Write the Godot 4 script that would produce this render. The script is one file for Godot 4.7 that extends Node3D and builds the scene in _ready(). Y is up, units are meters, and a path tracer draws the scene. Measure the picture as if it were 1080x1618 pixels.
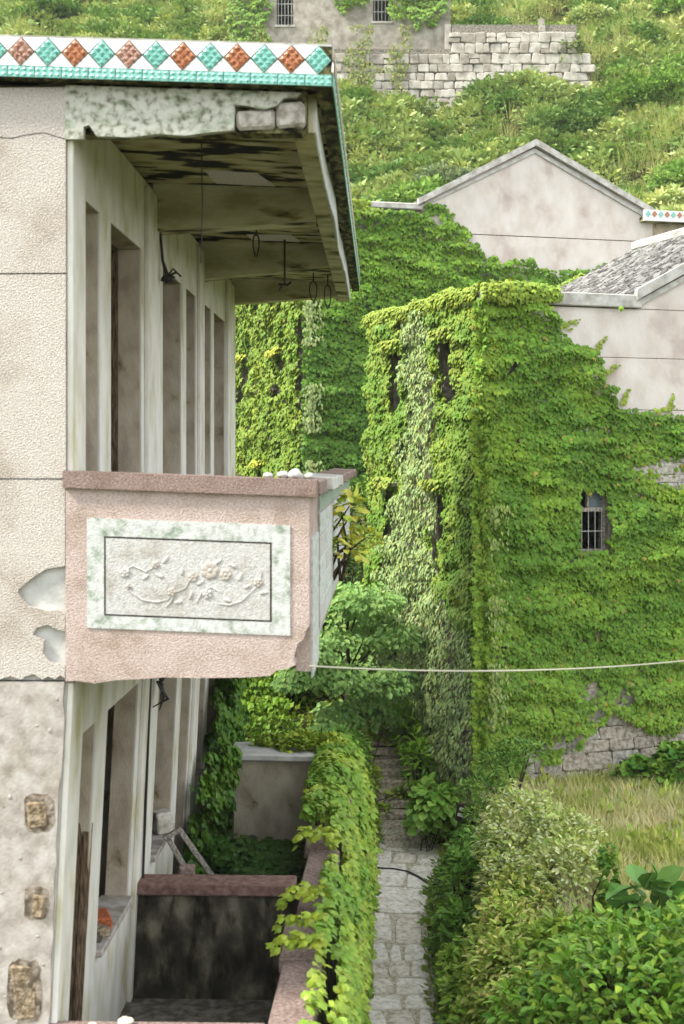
extends Node3D
# An abandoned, ivy-grown hillside village seen from an upper floor. Units are metres; the eye is at the origin and looks along -Z.

var rng := RandomNumberGenerator.new()
var na := FastNoiseLite.new()      # broad noise
var nb := FastNoiseLite.new()      # finer noise
var taken := {}


class M:                            # collects faces; flat normals unless given
	var v := PackedVector3Array()
	var n := PackedVector3Array()
	var uv := PackedVector2Array()
	var xf := Transform3D.IDENTITY
	var slope := 0.0                # sag outwards: y falls with x
	var lean := 0.0                 # battered wall: x moves in below lean_y
	var lean_y := 2.775
	var jag := 0.0                  # unevenness of the points
	var jn: FastNoiseLite

	func put(p: Vector3) -> Vector3:
		var q := xf * p
		if jag > 0.0:
			q += Vector3(jn.get_noise_3d(q.x * 9.0, q.y * 9.0, q.z * 9.0), jn.get_noise_3d(q.y * 9.0 + 50.0, q.z * 9.0, q.x * 9.0), jn.get_noise_3d(q.z * 9.0 + 90.0, q.x * 9.0, q.y * 9.0)) * jag
		q.y -= slope * q.x
		q.x -= lean * maxf(0.0, lean_y - q.y)
		return q

	func tri(a: Vector3, b: Vector3, c: Vector3, towards: Vector3) -> void:      # towards: which way the face looks
		a = put(a)
		b = put(b)
		c = put(c)
		var k := (c - a).cross(b - a)
		if k.length_squared() < 1e-16:
			return
		if k.dot(xf.basis * towards) < 0.0:
			var t := b
			b = c
			c = t
			k = -k
		k = k.normalized()
		v.append(a)
		v.append(b)
		v.append(c)
		for i in 3:
			n.append(k)

	func tri_smooth(a: Vector3, b: Vector3, c: Vector3, p: Vector3, q: Vector3, r: Vector3) -> void:
		a = put(a)
		b = put(b)
		c = put(c)
		p = xf.basis * p
		q = xf.basis * q
		r = xf.basis * r
		if (c - a).cross(b - a).dot(p + q + r) < 0.0:
			var t := b
			b = c
			c = t
			t = q
			q = r
			r = t
		v.append(a)
		v.append(b)
		v.append(c)
		n.append(p.normalized())
		n.append(q.normalized())
		n.append(r.normalized())

	func quad(a: Vector3, b: Vector3, c: Vector3, d: Vector3, towards: Vector3) -> void:
		tri(a, b, c, towards)
		tri(a, c, d, towards)

	func box(p: Vector3, q: Vector3) -> void:
		quad(Vector3(p.x, p.y, q.z), Vector3(q.x, p.y, q.z), q, Vector3(p.x, q.y, q.z), Vector3.BACK)
		quad(p, Vector3(q.x, p.y, p.z), Vector3(q.x, q.y, p.z), Vector3(p.x, q.y, p.z), Vector3.FORWARD)
		quad(p, Vector3(p.x, p.y, q.z), Vector3(p.x, q.y, q.z), Vector3(p.x, q.y, p.z), Vector3.LEFT)
		quad(Vector3(q.x, p.y, p.z), Vector3(q.x, p.y, q.z), q, Vector3(q.x, q.y, p.z), Vector3.RIGHT)
		quad(Vector3(p.x, q.y, p.z), Vector3(q.x, q.y, p.z), q, Vector3(p.x, q.y, q.z), Vector3.UP)
		quad(p, Vector3(q.x, p.y, p.z), Vector3(q.x, p.y, q.z), Vector3(p.x, p.y, q.z), Vector3.DOWN)

	func slab(p: Vector3, q: Vector3, b: float, r: RandomNumberGenerator = null, jit := 0.0) -> void:   # a box with chamfered edges and, on request, uneven corners
		var h := (q - p) / 2.0
		var o := (p + q) / 2.0
		var k := []
		for i in 8:
			var s := Vector3(1 if i & 1 else -1, 1 if i & 2 else -1, 1 if i & 4 else -1)
			var e := o
			if r:
				e += Vector3(r.randf_range(-jit, jit), r.randf_range(-jit, jit), r.randf_range(-jit, jit) * 0.6)
			k.append([e + s * Vector3(h.x, h.y - b, h.z - b), e + s * Vector3(h.x - b, h.y, h.z - b), e + s * Vector3(h.x - b, h.y - b, h.z)])
		for a in 3:
			var m := 1 << a
			var x := 1 << ((a + 1) % 3)
			var y := 1 << ((a + 2) % 3)
			for s in 2:
				var w := Vector3.ZERO
				w[a] = 1.0 if s else -1.0
				var z := m * s
				quad(k[z][a], k[z | x][a], k[z | x | y][a], k[z | y][a], w)
			for s in 2:
				for t in 2:
					var z := x * s + y * t
					var w := Vector3.ZERO
					w[(a + 1) % 3] = 1.0 if s else -1.0
					w[(a + 2) % 3] = 1.0 if t else -1.0
					quad(k[z][(a + 1) % 3], k[z][(a + 2) % 3], k[z | m][(a + 2) % 3], k[z | m][(a + 1) % 3], w)
		for i in 8:
			tri(k[i][0], k[i][1], k[i][2], Vector3(1 if i & 1 else -1, 1 if i & 2 else -1, 1 if i & 4 else -1))

	func prism(poly: PackedVector2Array, z0: float, z1: float) -> void:
		var t := Geometry2D.triangulate_polygon(poly)
		for i in range(0, t.size(), 3):
			for z in [z0, z1]:
				var a := poly[t[i]]
				var b := poly[t[i + 1]]
				var c := poly[t[i + 2]]
				tri(Vector3(a.x, a.y, z), Vector3(b.x, b.y, z), Vector3(c.x, c.y, z), Vector3(0, 0, 1 if z == maxf(z0, z1) else -1))
		var cw := Geometry2D.is_polygon_clockwise(poly)
		for i in poly.size():
			var a := poly[i]
			var b := poly[(i + 1) % poly.size()]
			var w := Vector3(b.y - a.y, a.x - b.x, 0) * (-1.0 if cw else 1.0)
			quad(Vector3(a.x, a.y, z0), Vector3(b.x, b.y, z0), Vector3(b.x, b.y, z1), Vector3(a.x, a.y, z1), w)

	func tube(pts: Array, radii: Array, sides := 6) -> void:
		var rings := []
		var x := Vector3.ZERO
		for i in pts.size():
			var t: Vector3 = (pts[mini(i + 1, pts.size() - 1)] - pts[maxi(i - 1, 0)]).normalized()
			if i == 0:
				x = t.cross(Vector3.UP if absf(t.y) < 0.9 else Vector3.RIGHT).normalized()
			x = (x - t * x.dot(t)).normalized()
			var y := t.cross(x)
			var ring := []
			for s in sides:
				var a := TAU * s / sides
				var d := x * cos(a) + y * sin(a)
				ring.append([pts[i] + d * radii[mini(i, radii.size() - 1)], d])
			rings.append(ring)
		for i in pts.size() - 1:
			for s in sides:
				var a = rings[i][s]
				var b = rings[i][(s + 1) % sides]
				var c = rings[i + 1][(s + 1) % sides]
				var d = rings[i + 1][s]
				tri_smooth(a[0], b[0], c[0], a[1], b[1], c[1])
				tri_smooth(a[0], c[0], d[0], a[1], c[1], d[1])
		for e in [0, pts.size() - 1]:
			var w: Vector3 = (pts[0] - pts[1]) if e == 0 else (pts[e] - pts[e - 1])
			for s in range(1, sides - 1):
				tri(rings[e][0][0], rings[e][s][0], rings[e][s + 1][0], w)

	func ball(o: Vector3, r: Vector3, rows := 6, cols := 8, lump: FastNoiseLite = null, rough := 0.0) -> void:
		var p := []
		for i in rows + 1:
			var line := []
			for j in cols:
				var a := PI * i / rows
				var b := TAU * j / cols
				var d := Vector3(sin(a) * cos(b), cos(a), sin(a) * sin(b))
				var k := 1.0 + (rough * lump.get_noise_3d(d.x * 60.0 + o.x * 300.0, d.y * 60.0 + o.y * 300.0, d.z * 60.0 + o.z * 300.0) if lump else 0.0)
				line.append([o + d * r * k, d / r])
			p.append(line)
		for i in rows:
			for j in cols:
				var a = p[i][j]
				var b = p[i][(j + 1) % cols]
				var c = p[i + 1][(j + 1) % cols]
				var d = p[i + 1][j]
				if i > 0:
					tri_smooth(a[0], b[0], c[0], a[1], b[1], c[1])
				if i < rows - 1:
					tri_smooth(a[0], c[0], d[0], a[1], c[1], d[1])

	# a wall of thickness t (a vector pointing inwards from the outer face) over rectangles (along U and V) with holes
	func wall(o: Vector3, u: Vector3, w: Vector3, t: Vector3, size: Vector2, holes: Array) -> void:
		var us := [0.0, size.x]
		var vs := [0.0, size.y]
		for h: Rect2 in holes:
			for x in [h.position.x, h.end.x]:
				if not us.has(x) and x < size.x:
					us.append(x)
			for y in [h.position.y, h.end.y]:
				if not vs.has(y) and y < size.y:
					vs.append(y)
		us.sort()
		vs.sort()
		var solid := func(i: int, j: int) -> bool:
			if i < 0 or j < 0 or i > us.size() - 2 or j > vs.size() - 2:
				return false
			var c := Vector2(us[i] + us[i + 1], vs[j] + vs[j + 1]) / 2.0
			for h: Rect2 in holes:
				if h.has_point(c):
					return false
			return true
		for i in us.size() - 1:
			for j in vs.size() - 1:
				if not solid.call(i, j):
					continue
				var a: Vector3 = o + u * us[i] + w * vs[j]
				var b: Vector3 = o + u * us[i + 1] + w * vs[j]
				var c: Vector3 = o + u * us[i + 1] + w * vs[j + 1]
				var d: Vector3 = o + u * us[i] + w * vs[j + 1]
				quad(a, b, c, d, -t)
				quad(a + t, b + t, c + t, d + t, t)
				if not solid.call(i - 1, j):
					quad(a, d, d + t, a + t, -u)
				if not solid.call(i + 1, j):
					quad(b, c, c + t, b + t, u)
				if not solid.call(i, j - 1):
					quad(a, b, b + t, a + t, -w)
				if not solid.call(i, j + 1):
					quad(d, c, c + t, d + t, w)

	func mesh() -> ArrayMesh:
		var a := []
		a.resize(Mesh.ARRAY_MAX)
		a[Mesh.ARRAY_VERTEX] = v
		a[Mesh.ARRAY_NORMAL] = n
		if uv.size() == v.size() and uv.size():
			a[Mesh.ARRAY_TEX_UV] = uv
		var m := ArrayMesh.new()
		m.add_surface_from_arrays(Mesh.PRIMITIVE_TRIANGLES, a)
		return m


# ---------------------------------------------------------------- naming

func numbered(called: String) -> String:
	var k: int = taken.get(called, 0)
	taken[called] = k + 1
	return called if k == 0 else "%s_%03d" % [called, k]


func tag(o: Node3D, label: String, category := "", group := "", kind := "") -> Node3D:
	if label:
		o.set_meta("label", label)
	if category:
		o.set_meta("category", category)
	if group:
		o.set_meta("group", group)
	if kind:
		o.set_meta("kind", kind)
	return o


func thing(called: String, label: String, category: String, at := Vector3.ZERO, turn := 0.0, group := "") -> Node3D:
	var o := Node3D.new()
	o.name = numbered(called)
	o.position = at
	o.rotation_degrees.y = turn
	add_child(o)
	tag(o, label, category, group)
	return o


func part(called: String, m: M, mat: Material, parent: Node3D, at := Transform3D.IDENTITY) -> MeshInstance3D:
	return part_mesh(called, m.mesh(), mat, parent, at)


func part_mesh(called: String, mesh: Mesh, mat: Material, parent: Node3D, at := Transform3D.IDENTITY) -> MeshInstance3D:
	var o := MeshInstance3D.new()
	var k: int = parent.get_meta("_n_" + called, 0)
	parent.set_meta("_n_" + called, k + 1)
	o.name = called if k == 0 else "%s_%03d" % [called, k]
	o.mesh = mesh
	o.material_override = mat
	o.transform = at
	parent.add_child(o)
	return o


func single(called: String, m: M, mat: Material, label: String, category: String, group := "", at := Vector3.ZERO) -> MeshInstance3D:
	var o := MeshInstance3D.new()
	o.name = numbered(called)
	o.mesh = m.mesh()
	o.material_override = mat
	o.position = at
	add_child(o)
	tag(o, label, category, group)
	return o


func structure(called: String, m: M, mat: Material) -> MeshInstance3D:
	var o := MeshInstance3D.new()
	o.name = called
	o.mesh = m.mesh()
	o.material_override = mat
	add_child(o)
	o.set_meta("kind", "structure")
	return o


class Buf:                          # places and tints of many leaves
	var x: Array[Transform3D] = []
	var c: Array[Color] = []


func leaf(b: Buf, pos: Vector3, tip: Vector3, nrm: Vector3, size: float, col: Color, wide := 1.0) -> void:
	var y := tip.normalized()
	var x := y.cross(nrm).normalized()
	var z := x.cross(y)
	b.x.append(Transform3D(Basis(x * size * wide, y * size, z * size), pos))
	b.c.append(col)


func many(called: String, b: Buf, mesh: Mesh, mat: Material, parent: Node3D) -> MultiMeshInstance3D:
	var mm := MultiMesh.new()
	mm.transform_format = MultiMesh.TRANSFORM_3D
	mm.use_colors = true
	mm.mesh = mesh
	mm.instance_count = b.x.size()
	for i in b.x.size():
		mm.set_instance_transform(i, b.x[i])
		mm.set_instance_color(i, b.c[i])
	var o := MultiMeshInstance3D.new()
	o.name = called if parent != self else numbered(called)
	o.multimesh = mm
	o.material_override = mat
	parent.add_child(o, true)
	o.set_meta("kind", "stuff")
	return o


func jit(c: Color, k := 0.22) -> Color:      # a leaf's own tone
	var f := 1.0 + rng.randf_range(-k, k)
	var w := rng.randf_range(-k, k) * 0.5
	return Color(c.r * f * (1.0 + w), c.g * f, c.b * f * (1.0 - w))


# ---------------------------------------------------------------- materials

func grey_noise(freq: float, octaves: int, seed_: int, lo: float, hi: float, kind := FastNoiseLite.TYPE_SIMPLEX_SMOOTH, px := 512) -> NoiseTexture2D:
	return noise_tex(freq, octaves, seed_, [Color.BLACK, Color.WHITE], [lo, hi], kind, px)


func noise_tex(freq: float, octaves: int, seed_: int, cols: Array, at: Array, kind := FastNoiseLite.TYPE_SIMPLEX_SMOOTH, px := 512) -> NoiseTexture2D:
	var f := FastNoiseLite.new()
	f.noise_type = kind
	f.frequency = freq
	f.seed = seed_
	f.fractal_octaves = octaves
	f.fractal_gain = 0.55
	var t := NoiseTexture2D.new()
	t.width = px
	t.height = px
	t.seamless = true
	t.noise = f
	var g := Gradient.new()
	g.offsets = PackedFloat32Array(at)
	g.colors = PackedColorArray(cols)
	t.color_ramp = g
	return t


var bumps := {}


func surface(cols: Array, at: Array, freq: float, octaves: int, tile: Vector3, rough: float, bump := "", bump_cm := 1.0, grime: Texture2D = null, grime_tile := Vector3.ONE) -> StandardMaterial3D:
	var m := StandardMaterial3D.new()
	cols = cols.map(func(c): return Color(c.r * 0.945, c.g * 0.95, c.b * 0.965))
	m.albedo_texture = noise_tex(freq, octaves, int(freq * 9000.0) + cols.size() + int(cols[0].r * 99.0), cols, at)
	m.uv1_triplanar = true
	m.uv1_world_triplanar = true
	m.uv1_triplanar_sharpness = 4.0
	m.uv1_scale = Vector3(1.0 / tile.x, 1.0 / tile.y, 1.0 / tile.z)
	m.roughness = rough
	m.metallic_specular = 0.3
	if bump:
		m.heightmap_enabled = true
		m.heightmap_texture = bumps[bump]
		m.heightmap_scale = bump_cm
	if grime:
		m.detail_enabled = true
		m.detail_blend_mode = BaseMaterial3D.BLEND_MODE_MUL
		m.detail_albedo = grime
		m.detail_uv_layer = BaseMaterial3D.DETAIL_UV_2
		m.uv2_triplanar = true
		m.uv2_world_triplanar = true
		m.uv2_triplanar_sharpness = 4.0
		m.uv2_scale = Vector3(1.0 / grime_tile.x, 1.0 / grime_tile.y, 1.0 / grime_tile.z)
	return m


func plain(c: Color, rough := 0.7, metal := 0.0) -> StandardMaterial3D:
	var m := StandardMaterial3D.new()
	m.albedo_color = c
	m.roughness = rough
	m.metallic = metal
	return m


func leafy(rough: float, back: float) -> StandardMaterial3D:
	var m := StandardMaterial3D.new()
	m.vertex_color_use_as_albedo = true
	m.roughness = rough
	m.metallic_specular = 0.35
	m.backlight_enabled = true
	m.backlight = Color(back, back, back * 0.6).linear_to_srgb()
	m.cull_mode = BaseMaterial3D.CULL_DISABLED
	return m


# ---------------------------------------------------------------- leaf shapes (tip along +Y, face along +Z)

func fan(pts: Array, mid: Vector3) -> ArrayMesh:
	var m := M.new()
	for i in pts.size() - 1:
		m.tri(mid, pts[i], pts[i + 1], Vector3.BACK)
	return m.mesh()


func ivy_leaf() -> ArrayMesh:
	return fan([Vector3(0, 0.06, 0), Vector3(-0.26, -0.04, -0.03), Vector3(-0.5, 0.30, -0.12), Vector3(-0.47, 0.56, -0.16), Vector3(-0.22, 0.60, -0.04), Vector3(0, 1.0, -0.2),
		Vector3(0.22, 0.60, -0.04), Vector3(0.47, 0.56, -0.16), Vector3(0.5, 0.30, -0.12), Vector3(0.26, -0.04, -0.03), Vector3(0, 0.06, 0)], Vector3(0, 0.38, 0.06))


func oval_leaf(w: float) -> ArrayMesh:
	return fan([Vector3(0, 0, 0), Vector3(-w * 0.36, 0.2, 0.05), Vector3(-w * 0.5, 0.5, 0.05), Vector3(-w * 0.3, 0.8, -0.02), Vector3(0, 1.0, -0.16),
		Vector3(w * 0.3, 0.8, -0.02), Vector3(w * 0.5, 0.5, 0.05), Vector3(w * 0.36, 0.2, 0.05), Vector3(0, 0, 0)], Vector3(0, 0.5, -0.05))


func small_leaf() -> ArrayMesh:
	return fan([Vector3(0, 0, 0), Vector3(-0.27, 0.45, 0.06), Vector3(0, 1.0, -0.12), Vector3(0.27, 0.45, 0.06), Vector3(0, 0, 0)], Vector3(0, 0.45, -0.03))


func clump(count: int, r: float, size: float, seed_: int, upright := 0.5) -> ArrayMesh:      # a spray of small leaves
	var k := RandomNumberGenerator.new()
	k.seed = seed_
	var m := M.new()
	for i in count:
		var d := Vector3(k.randf_range(-1, 1), k.randf_range(-0.5, 1), k.randf_range(-1, 1))
		var o := d.normalized() * r * k.randf_range(0.35, 1.0)
		var tip := (d.normalized() + Vector3(0, k.randf_range(-0.6, 0.4), 0)).normalized()
		var nrm := (Vector3.UP * upright + Vector3(k.randf_range(-1, 1), k.randf_range(0, 1), k.randf_range(-1, 1))).normalized()
		var x := tip.cross(nrm).normalized()
		var s := size * k.randf_range(0.7, 1.3)
		var a := o
		var b := o + tip * s * 0.5 - x * s * 0.28
		var c := o + tip * s
		var e := o + tip * s * 0.5 + x * s * 0.28
		m.tri(a, b, c, nrm)
		m.tri(a, c, e, nrm)
	return m.mesh()


func tuft(count: int, h: float, spread: float, seed_: int) -> ArrayMesh:       # blades of grass
	var k := RandomNumberGenerator.new()
	k.seed = seed_
	var m := M.new()
	for i in count:
		var a := k.randf() * TAU
		var d := Vector3(cos(a), 0, sin(a))
		var o := d * spread * k.randf() * 0.5
		var w := Vector3(-d.z, 0, d.x) * 0.006
		var hh := h * k.randf_range(0.6, 1.1)
		var p := o + d * spread * 0.35 + Vector3(0, hh * 0.6, 0)
		var q := o + d * spread * k.randf_range(0.6, 1.2) + Vector3(0, hh, 0)
		m.quad(o - w, o + w, p + w * 0.8, p - w * 0.8, d + Vector3(0, 0.3, 0))
		m.tri(p - w * 0.8, p + w * 0.8, q, d + Vector3(0, 0.3, 0))
	return m.mesh()


# ---------------------------------------------------------------- the lie of the land (d is the distance ahead, -z)

func path_mid(d: float) -> float:
	var ds := [6.0, 13.0, 15.0, 16.4, 17.2, 18.0, 19.2, 20.0, 21.0, 22.5, 26.0]
	var xs := [0.49, 0.545, 0.565, 0.70, 0.82, 0.70, 0.62, 0.50, 0.15, -0.05, -0.3]
	for i in ds.size() - 1:
		if d < ds[i + 1]:
			return lerpf(xs[i], xs[i + 1], clampf((d - ds[i]) / (ds[i + 1] - ds[i]), 0, 1))
	return -0.3


func path_half(d: float) -> float:
	if d < 15.0:
		return lerpf(0.34, 0.30, clampf((d - 12.0) / 3.0, 0, 1))
	if d < 17.3:
		return lerpf(0.30, 0.46, (d - 15.0) / 2.3)
	return 0.34


func base_height(d: float) -> float:
	if d < 13.0:
		return -5.25
	if d < 17.4:
		return lerpf(-5.25, -4.87, (d - 13.0) / 4.4)
	if d < 27.5:
		return -4.87 + 0.40 * (d - 17.4)
	if d < 37.0:
		return lerpf(-0.83, -0.2, (d - 27.5) / 9.5)
	if d < 90.0:
		return -0.2 + 0.67 * (d - 37.0)
	return 35.31 + 0.45 * (d - 90.0)


func ground(x: float, d: float) -> float:
	var y := base_height(d)
	var turn_off := smoothstep(16.1, 16.6, d) * (1.0 - smoothstep(17.3, 17.7, d))      # where the side way leaves the path
	var bank := smoothstep(lerpf(0.9, 1.45, turn_off), lerpf(1.75, 1.95, turn_off), x) * (1.0 - smoothstep(26.0, 30.0, d))
	y = lerpf(y, maxf(y, -4.3), bank)
	if d > 38.0:
		var k := clampf((d - 38.0) / 8.0, 0, 1)
		y += k * (na.get_noise_2d(x * 4.0, d * 4.0) * 1.3 + maxf(0.0, x - 4.0) * 0.10)
		if d > 60.2 and d < 69.0 and x > -6.0 and x < 11.0:       # the levelled terrace behind the high wall
			y = lerpf(y, 18.3, smoothstep(60.2, 60.9, d) * (1.0 - smoothstep(66.0, 69.0, d)))
	elif d < 17.0 and d > 3.0:
		var off := absf(x - path_mid(d)) - path_half(d)
		y += clampf(off * 2.0, 0, 1) * na.get_noise_2d(x * 40.0, d * 40.0) * 0.08
	return y


func axis(marks: Array) -> PackedFloat32Array:      # [from, to, step, to, step, ...]
	var a := PackedFloat32Array([marks[0]])
	var x: float = marks[0]
	for i in range(1, marks.size(), 2):
		while x < marks[i] - 1e-4:
			x = minf(x + marks[i + 1], marks[i])
			a.append(x)
	return a


# ---------------------------------------------------------------- ivy on walls

# leaves over a rectangle w by h from o along u and v, out along n; keep(u, v) -> chance, tone(u, v) -> colour, bulk = how far the growth stands out
func ivy(b: Buf, o: Vector3, u: Vector3, v: Vector3, n: Vector3, w: float, h: float, dens: float, size: float, keep: Callable, tone: Callable, bulk := 0.16, droop := 1.0) -> void:
	var k := rng.randf() * 100.0
	for i in int(w * h * dens):
		var a := rng.randf() * w
		var c := rng.randf() * h
		var q: float = keep.call(a, c)
		if q <= 0.0 or rng.randf() > q:
			continue
		var swell := na.get_noise_3d(a * 9.0, c * 16.0, k) * 0.6 + nb.get_noise_3d(a * 22.0, c * 60.0, k) * 0.55
		var deep := swell < -0.15 and rng.randf() < 0.4 - swell       # a hollow: only the leaves next to the wall
		var pos := o + u * a + v * c + n * (0.015 + (0.0 if deep else bulk * clampf(0.45 + swell * 1.25, 0.0, 1.3)) + rng.randf() * 0.03)
		var tip := -v * droop + n * rng.randf_range(0.0, 1.0) + u * rng.randf_range(-0.8, 0.8)
		var nrm := n * 0.8 + v * rng.randf_range(0.1, 1.0) + u * rng.randf_range(-0.6, 0.6)
		var t: Color = tone.call(a, c)
		leaf(b, pos, tip, nrm, size * rng.randf_range(0.5, 1.25), jit(t, 0.28))


# leaves on a rounded bush: blobs are [centre, radii]
func bush(b: Buf, blobs: Array, count: int, size: float, tone: Callable, wide := 1.0, inner := 0.72, up := 0.5) -> void:
	var total := 0.0
	for e in blobs:
		total += e[1].x * e[1].y + e[1].y * e[1].z + e[1].x * e[1].z
	for e in blobs:
		var r: Vector3 = e[1]
		var k := rng.randf() * 50.0
		for i in int(count * (r.x * r.y + r.y * r.z + r.x * r.z) / total):
			var d := Vector3(rng.randfn(), rng.randfn(), rng.randfn()).normalized()
			if d.y < -0.35:
				d.y = -d.y
			var lump := 1.0 + 0.30 * na.get_noise_3d(d.x * 26.0 + k * 9.0, d.y * 26.0, d.z * 26.0) + 0.16 * nb.get_noise_3d(d.x * 70.0 + k, d.y * 70.0, d.z * 70.0)
			var s := lump * lerpf(inner, 1.04, pow(rng.randf(), 0.6))
			var pos: Vector3 = e[0] + d * r * s
			var out := (d / r).normalized()
			var tip := out * rng.randf_range(0.3, 1.0) + Vector3(rng.randf_range(-0.8, 0.8), rng.randf_range(-0.7, 0.35), rng.randf_range(-0.8, 0.8))
			var nrm := out * 0.5 + Vector3(rng.randf_range(-0.5, 0.5), up + rng.randf_range(0, 0.6), rng.randf_range(-0.5, 0.5))
			var t: Color = tone.call(d, s)
			leaf(b, pos, tip, nrm, size * rng.randf_range(0.65, 1.25), jit(t), wide)


func stems(at: Vector3, blobs: Array, per: int, r: float) -> M:
	var m := M.new()
	for e in blobs:
		for i in per:
			var q: Vector3 = e[0] + Vector3(rng.randf_range(-0.7, 0.7) * e[1].x, rng.randf_range(0.1, 0.75) * e[1].y, rng.randf_range(-0.7, 0.7) * e[1].z)
			var p: Vector3 = at + Vector3(rng.randf_range(-0.12, 0.12), 0, rng.randf_range(-0.12, 0.12))
			var mid := p.lerp(q, 0.5) + Vector3(rng.randf_range(-0.1, 0.1), 0.06, rng.randf_range(-0.1, 0.1))
			m.tube([p, mid, q], [r, r * 0.7, r * 0.3], 5)
	return m


func _ready() -> void:
	# ------------------------------------------------ camera, sky, sun, exposure
	var cam := Camera3D.new()
	cam.name = "Camera"
	var lens := CameraAttributesPhysical.new()
	lens.frustum_focal_length = 50.0
	lens.frustum_focus_distance = 18.0
	lens.frustum_near = 0.1
	lens.frustum_far = 400.0
	lens.exposure_aperture = 3.2
	cam.attributes = lens
	cam.projection = Camera3D.PROJECTION_FRUSTUM
	cam.near = 0.1
	cam.far = 400.0
	cam.size = 0.1 * 1618.0 / 2200.0
	cam.frustum_offset = Vector2(0, -0.1 * 84.0 / 2200.0)          # a level camera whose lens is shifted a little down
	add_child(cam)
	cam.make_current()

	var sky := ProceduralSkyMaterial.new()
	sky.sky_top_color = Color(0.915, 0.935, 0.95)
	sky.sky_horizon_color = Color(0.975, 0.97, 0.955)
	sky.sky_curve = 0.2
	sky.ground_bottom_color = Color(0.30, 0.33, 0.24)
	sky.ground_horizon_color = Color(0.55, 0.58, 0.48)
	var env := Environment.new()
	env.background_mode = Environment.BG_SKY
	env.sky = Sky.new()
	env.sky.sky_material = sky
	env.background_energy_multiplier = 0.6
	env.tonemap_mode = Environment.TONE_MAPPER_LINEAR
	env.tonemap_exposure = 4.75
	env.fog_enabled = true
	env.fog_density = 0.0004
	env.fog_light_color = Color(0.93, 0.95, 0.93)
	env.sdfgi_enabled = true
	env.ssao_enabled = true
	env.ssil_enabled = true
	var we := WorldEnvironment.new()
	we.name = "Surroundings"
	we.environment = env
	add_child(we)

	var sun := DirectionalLight3D.new()
	sun.name = "Sun"
	sun.light_energy = 0.5
	sun.light_angular_distance = 10.0
	sun.light_color = Color(1.0, 0.975, 0.925)
	sun.shadow_enabled = true
	add_child(sun)
	sun.look_at_from_position(Vector3.ZERO, Vector3(0.75, -0.85, -0.28))

	rng.seed = 4711
	na.noise_type = FastNoiseLite.TYPE_SIMPLEX_SMOOTH
	na.frequency = 0.05
	na.seed = 3
	na.fractal_octaves = 3
	nb.noise_type = FastNoiseLite.TYPE_SIMPLEX_SMOOTH
	nb.frequency = 0.05
	nb.seed = 8
	nb.fractal_octaves = 2
	bumps = {
		"grain": grey_noise(0.12, 4, 21, 0.25, 0.8),
		"pebble": grey_noise(0.17, 3, 22, 0.3, 0.8),
		"stone": grey_noise(0.02, 6, 23, 0.2, 0.85),
	}
	make_materials()
	build_land()
	build_near_house()
	build_terrace()
	build_corner_house()
	build_far_house()
	build_upper_wall()
	build_small_things()
	build_plants()
	build_hill_plants()


var mats := {}


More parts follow.
